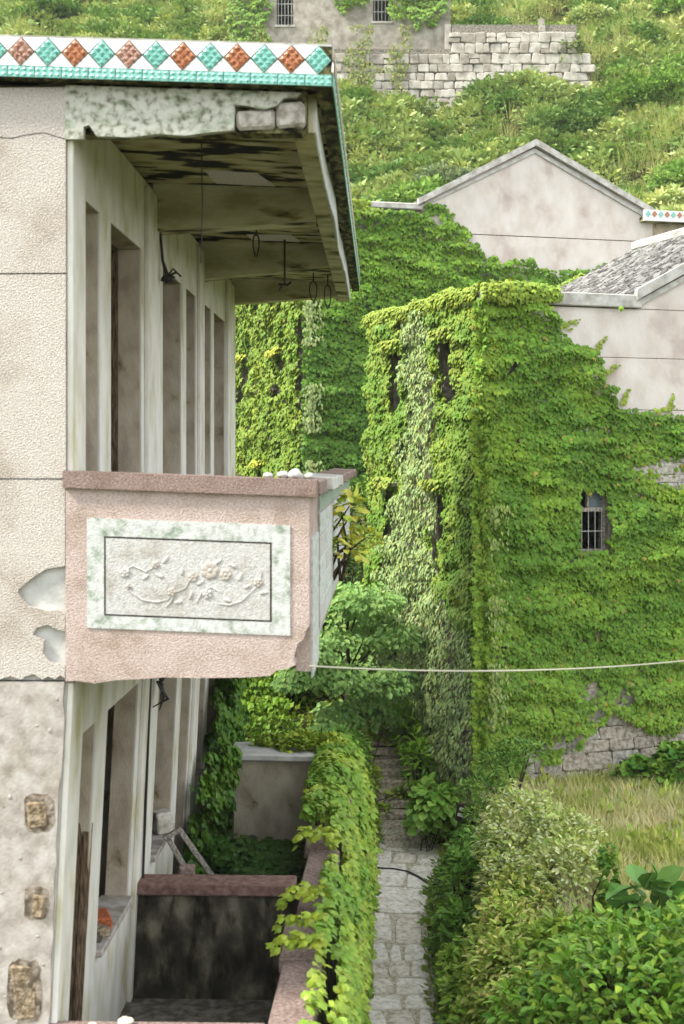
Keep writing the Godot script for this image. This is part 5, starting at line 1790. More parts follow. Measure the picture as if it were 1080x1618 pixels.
	part("bag", lump(Vector3(0.045, 0.06, 0.05), 0.6), plain(Color(0.10, 0.12, 0.22), 0.5), bag)
	part("scrap", lump(Vector3(0.05, 0.025, 0.05), 0.6), plain(Color(0.62, 0.16, 0.10), 0.6), bag, Transform3D(Basis.IDENTITY, Vector3(-0.03, -0.04, 0.03)))
	part("paper", lump(Vector3(0.03, 0.02, 0.03), 0.9), mats.rope, bag, Transform3D(Basis.IDENTITY, Vector3(0.0, 0.09, 0.02)))
	# posts and signs by the corner
	var post := thing("stone_post", "whitish stone gatepost below the ivy at the corner house", "post", Vector3(1.50, ground(1.5, 16.5) - 0.1, -16.5), 8.0)
	m = M.new()
	m.jn = nb
	m.jag = 0.02
	m.slab(Vector3(-0.11, 0, -0.1), Vector3(0.11, 0.34, 0.1), 0.02, rng, 0.012)
	part("stone", m, mats.flag, post)
	m = M.new()
	m.jn = nb
	m.jag = 0.02
	m.slab(Vector3(-0.10, 0.345, -0.1), Vector3(0.09, 0.60, 0.1), 0.02, rng, 0.012)
	part("stone", m, mats.flag, post)
	var sign_board := thing("sign_board", "small dark sign board with white strips on the gatepost", "sign", Vector3(1.41, ground(1.5, 16.5) + 0.62, -16.42), 12.0)
	m = M.new()
	m.slab(Vector3(-0.075, 0, -0.012), Vector3(0.075, 0.20, 0.012), 0.003)
	part("board", m, plain(Color(0.20, 0.15, 0.12), 0.7), sign_board, Transform3D(Basis(Vector3.BACK, -0.1), Vector3.ZERO))
	for y in [0.05, 0.12]:
		m = M.new()
		m.slab(Vector3(-0.05, y, 0.0125), Vector3(0.055, y + 0.035, 0.016), 0.001)
		part("white_strip", m, mats.white_tile, sign_board, Transform3D(Basis(Vector3.BACK, -0.35), Vector3(-0.03, 0, 0)))
	m = M.new()
	m.jn = nb
	m.jag = 0.015
	m.slab(Vector3(-0.12, 0, -0.08), Vector3(0.12, 0.15, 0.08), 0.02)
	single("white_block", m, mats.white_tile, "white stone block lying among the shrubs by the gatepost", "block", "", Vector3(1.70, -4.40, -15.8))
	# kerb stone standing by the path below the yard wall
	m = M.new()
	m.jn = nb
	m.jag = 0.015
	m.slab(Vector3(-0.05, 0, -0.12), Vector3(0.05, 0.62, 0.12), 0.02)
	single("standing_stone", m, mats.coping, "brownish upright stone among the ivy near the lower end of the yard wall", "stone", "", Vector3(0.055, -5.3, -11.6))


# ---------------------------------------------------------------- plants near the path

func plant(called: String, label: String, category: String, at: Vector3, blobs: Array, count: int, size: float, mesh: Mesh, tone: Callable, mat: StandardMaterial3D, wide := 1.0, stem_per := 3, stem_r := 0.012, inner := 0.72, up := 0.5) -> Node3D:
	var t := thing(called, label, category, at)
	var rel := []
	for e in blobs:
		rel.append([e[0] - at, e[1]])
	var b := Buf.new()
	bush(b, rel, count, size, tone, wide, inner, up)
	many("leaves", b, mesh, mat, t)
	if stem_per > 0:
		part("stems", stems(Vector3.ZERO, rel, stem_per, stem_r), mats.bark, t)
	return t


func shades(a: Color, b: Color, top := Color.BLACK) -> Callable:       # a bush in two tones that change from clump to clump
	var k := rng.randf() * 90.0
	return func(d: Vector3, _s: float) -> Color:
		var c := a.lerp(b, clampf(0.5 + na.get_noise_3d(d.x * 30.0 + k, d.y * 30.0, d.z * 30.0) * 1.6, 0, 1))
		if top != Color.BLACK and rng.randf() < 0.35:
			c = top
		return c


func build_plants() -> void:
	var ivy_mesh := ivy_leaf()
	var oval := oval_leaf(0.55)
	var wide_oval := oval_leaf(0.85)
	var small := small_leaf()
	# --- ivy on the yard wall: over its outer face, and over the coping in places, thickest at the far end
	var vine := thing("ivy_cover", "sunlit ivy pouring over the yard wall towards the path", "ivy", near(Vector3(1.24, -1.3, 0)), -1.64)
	var b := Buf.new()
	for i in 15000:
		var z := -rng.randf_range(-0.5, 7.3)
		var far := smoothstep(3.6, 4.6, -z)
		var n := nb.get_noise_2d(z * 14.0, 3.0) * 0.06 + na.get_noise_2d(z * 12.0, 9.0) * 0.1
		var t := rng.randf()
		var reach := lerpf(0.15, 0.23, far) + n
		# the profile: from the inner edge of the coping over the top and down the outer face
		var on_top := rng.randf() < lerpf(0.03, 0.45, far)
		var pos: Vector3
		var out: Vector3
		if on_top:
			var x := rng.randf_range(-0.17, 0.16) if far > 0.5 else rng.randf_range(0.08, 0.16)
			var cover := absf(na.get_noise_2d(z * 16.0, 40.0))
			if far < 0.5 and nb.get_noise_1d(z * 24.0 + 3.0) < 0.05 and x < 0.06:
				continue
			pos = Vector3(x, 2.26 + rng.randf() * (0.04 + 0.08 * far * (1.0 - pow(x / 0.2, 2.0)) + 0.1 * cover), z)
			out = Vector3(x * 2.0, 1, 0.1)
		else:
			var y := 2.24 - 2.15 * pow(t, 0.9)
			var bulge := reach * sin(PI * clampf(0.18 + 0.75 * t, 0, 1)) + 0.10 * t
			pos = Vector3(lerpf(0.155, 0.10, far) + bulge * rng.randf_range(0.65, 1.05) + 0.07 * na.get_noise_2d(z * 40.0, y * 40.0), y + 0.07 * far * (1.0 - t), z)
			out = Vector3(1, 0.35, 0.15)
		if far < 0.1 and rng.randf() < 0.25:
			continue
		leaf(b, pos, out * 0.3 + Vector3(rng.randf_range(-0.2, 0.8), rng.randf_range(-1.0, -0.3), rng.randf_range(-0.7, 0.7)), out * 0.4 + Vector3(rng.randf_range(-0.3, 0.5), rng.randf_range(0.5, 1.1), rng.randf_range(-0.3, 0.6)), rng.randf_range(0.05, 0.10),
			jit(Color(0.13, 0.245, 0.02).lerp(Color(0.26, 0.35, 0.04), clampf(0.5 + na.get_noise_3d(pos.x * 20.0, pos.y * 20.0, z * 20.0) * 1.5, 0, 1)), 0.25))
	for c in [[-1.03, 0.07], [-1.98, 0.10], [-1.44, 0.04], [-3.52, 0.15]]:      # shoots that lie across the coping
		for i in 60:
			var x := 0.15 - 0.32 * pow(rng.randf(), 1.4)
			leaf(b, Vector3(x, 2.28 + rng.randf() * 0.05 - maxf(0.0, -x - 0.13) * 1.5, c[0] + rng.randfn() * c[1] * 0.6), Vector3(-0.5, rng.randf_range(-0.6, 0.2), rng.randf_range(-0.6, 0.6)), Vector3(rng.randf_range(-0.3, 0.3), 1, 0.3), rng.randf_range(0.05, 0.09), jit(Color(0.25, 0.33, 0.03)))
	many("leaves", b, ivy_mesh, mats.gloss_leaf, vine)
	# ivy climbing the near house's far pilasters and trailing on the yard floor
	vine = thing("ivy_cover", "dark glossy ivy climbing the last bays of the near house down to the yard", "ivy", near(Vector3(0.05, 0, -5.6)), -1.64)
	b = Buf.new()
	ivy(b, Vector3(-0.12, -0.02, 1.1), Vector3.FORWARD, Vector3.UP, Vector3.RIGHT, 4.4, 3.0, 620.0, 0.105,
		func(w, v): return 1.0 if v < 0.35 + 0.75 * w + nb.get_noise_1d(w * 40.0) * 0.25 and v < 3.0 and (w > 2.2 or v < 2.05) else 0.0,
		func(w, v): return Color(0.045, 0.12, 0.013).lerp(Color(0.10, 0.20, 0.02), clampf(0.5 + na.get_noise_2d(w * 20.0, v * 20.0) * 1.3, 0, 1)), 0.30)
	for i in 2600:
		var x := rng.randf_range(0.0, 0.95)
		var zz := rng.randf_range(-0.9, 1.7)
		if na.get_noise_2d(x * 14.0, zz * 14.0) < -0.12 or (x > 0.75 and zz > 0.8):
			continue
		leaf(b, Vector3(x, rng.randf_range(0.02, 0.16 + 0.25 * maxf(0.0, 0.5 - x)), zz), Vector3(rng.randf_range(-1, 1), rng.randf_range(-0.3, 0.2), rng.randf_range(-1, 1)), Vector3(rng.randf_range(-0.4, 0.4), 1, 0.4), rng.randf_range(0.06, 0.11), jit(Color(0.05, 0.13, 0.015)))
	many("leaves", b, ivy_mesh, mats.gloss_leaf, vine)
	# ivy on the outbuilding
	vine = thing("ivy_cover", "bright even ivy on the small outbuilding behind the yard", "ivy", Vector3(-1.9, -4.6, -20.3), 3.0)
	b = Buf.new()
	ivy(b, Vector3(-1.3, 0, 0.02), Vector3.RIGHT, Vector3.UP, Vector3.BACK, 2.42, 3.02, 620.0, 0.10, func(_u, _v): return 1.0, func(_u, _v): return Color(0.14, 0.26, 0.018), 0.13)
	ivy(b, Vector3(1.09, 0, 0), Vector3.FORWARD, Vector3.UP, Vector3.RIGHT, 1.7, 3.0, 350.0, 0.10, func(_u, _v): return 1.0, func(_u, _v): return Color(0.10, 0.2, 0.018), 0.13)
	many("leaves", b, ivy_mesh, mats.leaf, vine)
	# leafy top of the far yard wall
	plant("vine_mound", "yellow-green vine heaped on the slab of the far yard wall", "vine", near(Vector3(0.85, 1.0, -6.8)), [[near(Vector3(1.0, 1.0, -6.8)), Vector3(0.36, 0.14, 0.22)], [near(Vector3(0.66, 1.0, -6.95)), Vector3(0.26, 0.09, 0.16)]], 800, 0.075, ivy_mesh, shades(Color(0.17, 0.28, 0.02), Color(0.28, 0.35, 0.035)), mats.gloss_leaf, 1.0, 0)
	plant("weed_shrub", "soft green weeds growing behind the far yard wall", "shrub", Vector3(-0.55, -4.3, -17.4), [[Vector3(-0.25, -3.85, -17.2), Vector3(0.4, 0.4, 0.4)], [Vector3(0.05, -3.75, -17.6), Vector3(0.3, 0.3, 0.3)]], 1100, 0.10, oval, shades(Color(0.10, 0.22, 0.03), Color(0.18, 0.31, 0.055)), mats.matt_leaf)

	# --- the young tree that fills the alley: tiers of leaves on thin stems
	var tree := thing("young_tree", "young tree with flat tiers of pale leaves over the dark stepped alley", "tree", Vector3(0.05, ground(0.0, 20.2), -20.2))
	var at := tree.position
	var tiers := [[602, 1132, 19.3, 0.30, 0.10], [625, 1010, 18.9, 0.36, 0.16], [615, 1075, 18.8, 0.40, 0.14], [580, 950, 18.8, 0.42, 0.18], [545, 1075, 18.6, 0.40, 0.14], [545, 955, 19.6, 0.60, 0.20], [600, 985, 20.2, 0.50, 0.20], [520, 1005, 19.0, 0.38, 0.15], [490, 1030, 18.6, 0.35, 0.13], [560, 1045, 20.6, 0.40, 0.14], [590, 1105, 19.4, 0.48, 0.13], [535, 1128, 19.0, 0.30, 0.12], [500, 1060, 18.8, 0.42, 0.12], [570, 1015, 21.0, 0.5, 0.2], [470, 1075, 18.6, 0.28, 0.12], [520, 1155, 18.5, 0.25, 0.10]]
	b = Buf.new()
	var trunk := M.new()
	var limb := M.new()
	trunk.tube([Vector3(0, -0.1, 0), Vector3(0.05, 0.6, 0.1), Vector3(0.02, 1.3, 0.2), Vector3(0.1, 2.1, 0.3)], [0.035, 0.03, 0.025, 0.012], 7)
	for e in tiers:
		var c := Vector3((e[0] - 540) / 2200.0 * e[2], (725 - e[1]) / 2200.0 * e[2], -e[2]) - at
		limb.tube([Vector3(0.03, clampf(c.y - 0.7, 0.1, 1.6), 0.15), Vector3(c.x * 0.5 + 0.02, c.y - 0.22, c.z * 0.5 + 0.05), c - Vector3(0, 0.05, 0)], [0.016, 0.012, 0.006], 5)
		for i in int(1250 * e[3] * e[3] * 4.0 * 0.75):
			var a := rng.randf() * TAU
			var r := sqrt(rng.randf())
			var out := Vector3(cos(a), 0, sin(a))
			var bump := na.get_noise_2d(a * 14.0 + e[0], r * 30.0)
			if bump < -0.25 and r > 0.5:
				continue
			var pos: Vector3 = c + out * r * e[3] * (1.0 + 0.35 * bump) + Vector3(0, e[4] * 1.7 * (1.0 - r * r) * rng.randf_range(-0.5, 1.0) - 0.10 * r * rng.randf() + 0.12 * bump, 0)
			leaf(b, pos, out * rng.randf_range(0.3, 1.0) + Vector3(rng.randf_range(-0.6, 0.6), rng.randf_range(-0.8, -0.1), rng.randf_range(-0.2, 0.8)), Vector3(rng.randf_range(-0.3, 0.3), 1, rng.randf_range(0.2, 0.9)), rng.randf_range(0.06, 0.12), jit(Color(0.16, 0.31, 0.065).lerp(Color(0.28, 0.43, 0.14), rng.randf())), 1.1)
	part("trunk", trunk, mats.bark, tree)
	part("limbs", limb, mats.bark, tree)
	many("crown", b, oval, mats.matt_leaf, tree)
	plant("alley_shrub", "dark leafy shrub deep in the alley behind the young tree", "shrub", Vector3(0.3, ground(0.3, 23.5), -23.5), [[Vector3(0.5, -1.2, -24.0), Vector3(0.75, 0.8, 0.7)], [Vector3(-0.1, -2.0, -23.0), Vector3(0.7, 0.6, 0.6)], [Vector3(0.12, -2.75, -22.3), Vector3(0.45, 0.55, 0.4)]], 3400, 0.10, oval, shades(Color(0.06, 0.14, 0.015), Color(0.13, 0.22, 0.025)), mats.leaf)
	plant("alley_shrub", "dim low shrub at the left of the alley, beneath the young tree's lowest tier", "shrub", Vector3(-0.5, ground(-0.5, 21.0), -21.0), [[Vector3(-0.45, -2.95, -21.0), Vector3(0.55, 0.6, 0.5)], [Vector3(-0.3, -1.9, -21.8), Vector3(0.5, 0.6, 0.5)]], 2400, 0.10, oval, shades(Color(0.05, 0.12, 0.015), Color(0.09, 0.18, 0.03)), mats.leaf)

	# --- plant sprouting from the balcony's side
	var p0 := near(Vector3(1.34, 3.05, -3.2))
	plant("balcony_sapling", "yellowing sapling sprouting from the cracked side of the balcony", "plant", p0, [[p0 + Vector3(0.12, 0.22, 0.05), Vector3(0.12, 0.12, 0.15)], [p0 + Vector3(0.15, 0.48, 0.0), Vector3(0.09, 0.20, 0.12)], [p0 + Vector3(0.27, 0.30, -0.2), Vector3(0.12, 0.09, 0.15)]], 170, 0.085, oval_leaf(0.72), shades(Color(0.27, 0.38, 0.04), Color(0.44, 0.48, 0.08), Color(0.55, 0.52, 0.09)), mats.leaf, 1.0, 3, 0.014)

	# --- plants along the steps and the foot of the corner house
	var p1 := Vector3(1.08, ground(1.0, 17.3), -17.3)
	var big := plant("broad_leaf_plant", "bushy plant with broad round leaves at the foot of the corner house", "plant", p1, [[p1 + Vector3(0.06, 0.42, 0.0), Vector3(0.32, 0.42, 0.28)]], 330, 0.12, wide_oval, shades(Color(0.12, 0.25, 0.03), Color(0.20, 0.33, 0.05)), mats.matt_leaf, 1.1, 5, 0.008)
	for i in 36:
		var d := Vector3(rng.randf_range(-0.7, 0.7), rng.randf_range(0.0, 1.0), rng.randf_range(0.4, 1.0)).normalized()
		var y := (d + Vector3(0, -0.9, 0)).normalized()
		var x := y.cross(d + Vector3.UP * 0.6).normalized()
		part_mesh("leaf", wide_oval, leaf_mats()[i % 4], big, Transform3D(Basis(x, y, x.cross(y)).scaled_local(Vector3.ONE * rng.randf_range(0.10, 0.15)), Vector3(0.06, 0.42, 0) + d * Vector3(0.36, 0.44, 0.31)))
	plant("fern_clump", "grassy green clump between the steps and the alley wall", "plant", Vector3(1.0, ground(0.95, 18.4), -18.4), [[Vector3(1.0, ground(1.0, 18.4) + 0.32, -18.4), Vector3(0.2, 0.42, 0.3)], [Vector3(0.93, ground(1.0, 19.2) + 0.3, -19.2), Vector3(0.2, 0.5, 0.3)]], 800, 0.12, small, shades(Color(0.12, 0.27, 0.02), Color(0.20, 0.33, 0.03)), mats.leaf, 0.7)
	plant("step_weeds", "yellow-green weeds crowding the left side of the steps", "plant", Vector3(0.28, ground(0.28, 17.9), -17.9), [[Vector3(0.26, ground(0.26, 18.3) + 0.2, -18.3), Vector3(0.2, 0.3, 0.5)], [Vector3(0.30, ground(0.3, 17.6) + 0.12, -17.6), Vector3(0.16, 0.24, 0.25)], [Vector3(0.22, ground(0.2, 19.3) + 0.25, -19.3), Vector3(0.16, 0.35, 0.3)], [Vector3(0.45, ground(0.45, 17.95) + 0.08, -17.95), Vector3(0.16, 0.08, 0.12)], [Vector3(0.75, ground(0.75, 18.3) + 0.08, -18.3), Vector3(0.14, 0.08, 0.1)], [Vector3(0.5, ground(0.5, 19.6) + 0.1, -19.6), Vector3(0.2, 0.08, 0.15)]], 1500, 0.085, oval, shades(Color(0.15, 0.26, 0.025), Color(0.27, 0.33, 0.04)), mats.leaf)
	plant("pier_shrub", "small dark green shrub at the foot of the brick pier by the path", "shrub", Vector3(0.30, base_height(14.7), -14.7), [[Vector3(0.21, -4.72, -14.9), Vector3(0.13, 0.36, 0.32)]], 620, 0.075, oval, shades(Color(0.08, 0.18, 0.02), Color(0.14, 0.25, 0.03)), mats.leaf)
	# ground plants on the strip between wall and path
	plant("verge_plants", "mixed green weeds on the verge between the yard wall and the path", "plant", Vector3(0.08, base_height(13), -13.0), [[Vector3(0.06, -5.05, -13.4), Vector3(0.12, 0.28, 0.6)], [Vector3(0.03, -5.12, -12.3), Vector3(0.14, 0.3, 0.7)], [Vector3(0.0, -5.12, -11.2), Vector3(0.16, 0.32, 0.6)], [Vector3(0.13, -5.05, -14.2), Vector3(0.07, 0.18, 0.4)]], 2900, 0.07, oval, shades(Color(0.12, 0.24, 0.02), Color(0.24, 0.33, 0.035)), mats.leaf)

	# --- right of the path
	plant("round_shrub", "dark green bushy shrub at the right edge of the path", "shrub", Vector3(1.25, ground(1.25, 14.6), -14.6), [[Vector3(1.36, -4.44, -14.6), Vector3(0.34, 0.40, 0.4)], [Vector3(1.16, -4.78, -14.0), Vector3(0.22, 0.28, 0.4)], [Vector3(1.5, -4.28, -15.0), Vector3(0.3, 0.3, 0.3)]], 3300, 0.075, oval, shades(Color(0.09, 0.21, 0.022), Color(0.17, 0.31, 0.04)), mats.leaf, 0.9)
	plant("edge_weeds", "fresh green weeds along the right edge of the path", "plant", Vector3(1.05, ground(1.05, 12.5), -12.5), [[Vector3(1.10, -4.98, -13.3), Vector3(0.18, 0.26, 0.5)], [Vector3(1.12, -4.95, -12.4), Vector3(0.22, 0.38, 0.5)], [Vector3(1.15, -4.95, -11.6), Vector3(0.25, 0.42, 0.5)], [Vector3(1.34, -4.72, -15.7), Vector3(0.13, 0.12, 0.3)]], 4300, 0.07, oval, shades(Color(0.17, 0.31, 0.03), Color(0.30, 0.41, 0.055)), mats.leaf)
	plant("pale_bramble", "pale yellow-green bramble mound below the dry grass", "shrub", Vector3(1.9, -4.4, -13.6), [[Vector3(1.78, -3.85, -13.9), Vector3(0.42, 0.52, 0.5)], [Vector3(2.2, -3.95, -14.1), Vector3(0.42, 0.42, 0.5)], [Vector3(2.1, -4.05, -13.1), Vector3(0.45, 0.45, 0.4)], [Vector3(1.62, -4.2, -13.3), Vector3(0.34, 0.46, 0.4)]], 6400, 0.062, oval, shades(Color(0.31, 0.40, 0.08), Color(0.42, 0.48, 0.16), Color(0.56, 0.59, 0.32)), mats.matt_leaf, 0.9)
	plant("pale_bramble", "yellow-tipped bramble bank between the path weeds and the glossy shrub", "shrub", Vector3(1.5, -4.7, -11.8), [[Vector3(1.48, -4.4, -12.2), Vector3(0.38, 0.5, 0.5)], [Vector3(1.38, -4.42, -11.4), Vector3(0.36, 0.5, 0.45)], [Vector3(1.65, -4.2, -12.9), Vector3(0.32, 0.35, 0.4)], [Vector3(1.55, -4.35, -10.8), Vector3(0.4, 0.4, 0.4)]], 5600, 0.068, oval, shades(Color(0.24, 0.36, 0.045), Color(0.37, 0.44, 0.08), Color(0.50, 0.50, 0.16)), mats.leaf, 0.9)
	plant("spruce_shrub", "small spreading shrub with bare twisted stems in front of the ivy", "shrub", Vector3(1.95, -4.35, -15.9), [[Vector3(1.62, -3.78, -15.9), Vector3(0.26, 0.13, 0.25)], [Vector3(1.85, -3.55, -16.1), Vector3(0.28, 0.15, 0.25)], [Vector3(1.55, -4.0, -15.7), Vector3(0.18, 0.10, 0.2)], [Vector3(1.6, -4.35, -15.5), Vector3(0.25, 0.12, 0.2)], [Vector3(2.05, -3.42, -16.2), Vector3(0.28, 0.13, 0.25)]], 2300, 0.085, small, shades(Color(0.09, 0.20, 0.03), Color(0.19, 0.31, 0.05)), mats.leaf, 0.6, 2, 0.02)
	# the glossy shrub in the corner: its foremost leaves one by one
	var q0 := Vector3(2.05, -5.2, -9.9)
	var gl := plant("glossy_shrub", "large glossy-leaved green shrub in the lower right corner", "shrub", q0, [[Vector3(2.0, -4.0, -10.0), Vector3(0.72, 0.62, 0.6)], [Vector3(2.55, -3.9, -10.2), Vector3(0.5, 0.6, 0.6)], [Vector3(1.45, -4.22, -10.1), Vector3(0.38, 0.42, 0.45)]], 3600, 0.085, oval, shades(Color(0.07, 0.19, 0.016), Color(0.17, 0.32, 0.03), Color(0.28, 0.42, 0.05)), mats.gloss_leaf, 0.95, 8, 0.014, 0.7, 0.35)
	for i in 240:
		var pick: Array = [[Vector3(2.0, -4.0, -10.0), Vector3(0.74, 0.64, 0.62)], [Vector3(2.5, -3.9, -10.2), Vector3(0.5, 0.6, 0.6)], [Vector3(1.45, -4.22, -10.1), Vector3(0.40, 0.44, 0.47)]][i % 3 if i % 5 else 0]
		var d := Vector3(rng.randf_range(-0.8, 0.8), rng.randf_range(-0.3, 1.0), rng.randf_range(0.3, 1.0)).normalized()
		var y := (d * 0.8 + Vector3(rng.randf_range(-0.8, 0.8), rng.randf_range(-0.4, 0.7), 0.2)).normalized()
		var x := y.cross(d * 0.5 + Vector3(rng.randf_range(-0.4, 0.4), 0.8, 0.3)).normalized()
		part_mesh("leaf", oval, leaf_mats()[rng.randi() % 4], gl, Transform3D(Basis(x, y, x.cross(y)).scaled_local(Vector3(0.9, 1, 1) * rng.randf_range(0.07, 0.12)), pick[0] - q0 + d * pick[1] * rng.randf_range(0.92, 1.08)))
	var st := Vector3(2.33, -4.3, -12.2)
	plant("climbing_weed", "dark vine climbing a thin upright stake behind the glossy shrub", "plant", st, [[st + Vector3(0, 0.62, 0), Vector3(0.06, 0.30, 0.06)], [st + Vector3(0.0, 0.3, 0), Vector3(0.09, 0.25, 0.08)]], 200, 0.075, ivy_mesh, shades(Color(0.06, 0.16, 0.015), Color(0.16, 0.26, 0.02)), mats.leaf, 1.0, 1, 0.014)
	var bl := Vector3(2.55, -4.3, -11.6)
	plant("broad_leaf_plant", "plant with large drooping blue-green leaves among the dry grass", "plant", bl, [[bl + Vector3(0.05, 0.52, 0), Vector3(0.26, 0.26, 0.22)]], 60, 0.22, wide_oval, shades(Color(0.09, 0.21, 0.04), Color(0.15, 0.28, 0.06)), mats.leaf, 0.9, 5, 0.012)
	plant("leafy_weeds", "loose yellow-green leafy weeds between the glossy shrub and the dry grass", "plant", Vector3(2.2, -4.3, -11.2), [[Vector3(2.05, -3.98, -11.2), Vector3(0.45, 0.30, 0.35)], [Vector3(2.62, -3.98, -11.0), Vector3(0.4, 0.34, 0.35)], [Vector3(1.72, -4.1, -11.3), Vector3(0.3, 0.30, 0.35)]], 1900, 0.10, oval, shades(Color(0.15, 0.28, 0.025), Color(0.27, 0.37, 0.05)), mats.leaf, 0.85)
	plant("wall_foot_shrub", "round-leaved dark shrub against the stones at the right edge", "shrub", Vector3(3.95, -4.3, -17.5), [[Vector3(3.72, -4.05, -17.5), Vector3(0.28, 0.26, 0.22)], [Vector3(4.2, -3.95, -17.4), Vector3(0.35, 0.36, 0.3)]], 900, 0.10, wide_oval, shades(Color(0.06, 0.17, 0.02), Color(0.17, 0.29, 0.03)), mats.leaf)
	# dry grass meadow
	b = Buf.new()
	for i in 7500:
		var d := rng.randf_range(11.5, 18.2)
		var x := rng.randf_range(1.75, 5.6)
		if x < 2.0 + 0.2 * sin(d * 2.0) and d < 15.0:
			continue
		var g := ground(x, d)
		var n := clampf(0.5 + na.get_noise_2d(x * 14.0, d * 14.0) * 1.5, 0, 1)
		b.x.append(Transform3D(Basis(Vector3.UP, rng.randf() * TAU).scaled(Vector3.ONE * rng.randf_range(0.7, 1.25)), Vector3(x, g, -d)))
		b.c.append(jit(Color(0.42, 0.46, 0.12).lerp(Color(0.62, 0.56, 0.33), n)))
	var dry := many("dry_grass", b, tuft(14, 0.30, 0.2, 5), mats.grass, self)
	tag(dry, "tall pale dry grass on the bank below the corner house", "grass")
	b = Buf.new()
	for i in 2600:
		var d := rng.randf_range(12.0, 18.0)
		var x := rng.randf_range(1.8, 5.4)
		if na.get_noise_2d(x * 18.0 + 33.0, d * 14.0) < 0.02:
			continue
		b.x.append(Transform3D(Basis(Vector3.UP, rng.randf() * TAU).scaled(Vector3.ONE * rng.randf_range(0.7, 1.5)), Vector3(x, ground(x, d) + rng.randf_range(0.05, 0.22), -d)))
		b.c.append(jit(Color(0.25, 0.36, 0.05).lerp(Color(0.45, 0.47, 0.12), rng.randf())))
	tag(many("meadow_weeds", b, clump(14, 0.11, 0.07, 16), mats.leaf, self), "yellow-green weeds scattered through the dry grass", "weeds")
	# grass and weeds on bare ground, near
	b = Buf.new()
	for i in 12000:
		var d := rng.randf_range(9.0, 27.0)
		var x := rng.randf_range(-3.0, 3.2)
		if d < 17.5 and (absf(x - path_mid(d)) < path_half(d) - 0.01 or x < -0.05):
			continue
		if d >= 17.5 and absf(x - path_mid(d)) < 0.27:
			continue
		if d > 17.2 and x > 1.77 - 0.336 * (d - 17.3) + 0.1:
			continue
		b.x.append(Transform3D(Basis(Vector3.UP, rng.randf() * TAU).scaled(Vector3.ONE * rng.randf_range(0.6, 1.3)), Vector3(x, ground(x, d) + 0.03, -d)))
		b.c.append(jit(Color(0.11, 0.22, 0.02).lerp(Color(0.22, 0.29, 0.04), clampf(0.5 + na.get_noise_2d(x * 20.0, d * 20.0), 0, 1))))
	tag(many("ground_cover", b, clump(12, 0.10, 0.085, 6), mats.leaf, self), "low green weeds covering the bare ground along the path and alley", "ground cover")


var _leaf_mats := []


func leaf_mats() -> Array:
	if _leaf_mats.is_empty():
		for c in [Color(0.08, 0.21, 0.018), Color(0.14, 0.29, 0.03), Color(0.20, 0.35, 0.045), Color(0.11, 0.24, 0.022)]:
			var m := leafy(0.36, 0.3)
			m.vertex_color_use_as_albedo = false
			m.albedo_color = c.linear_to_srgb()
			_leaf_mats.append(m)
	return _leaf_mats


# ---------------------------------------------------------------- the overgrown hill

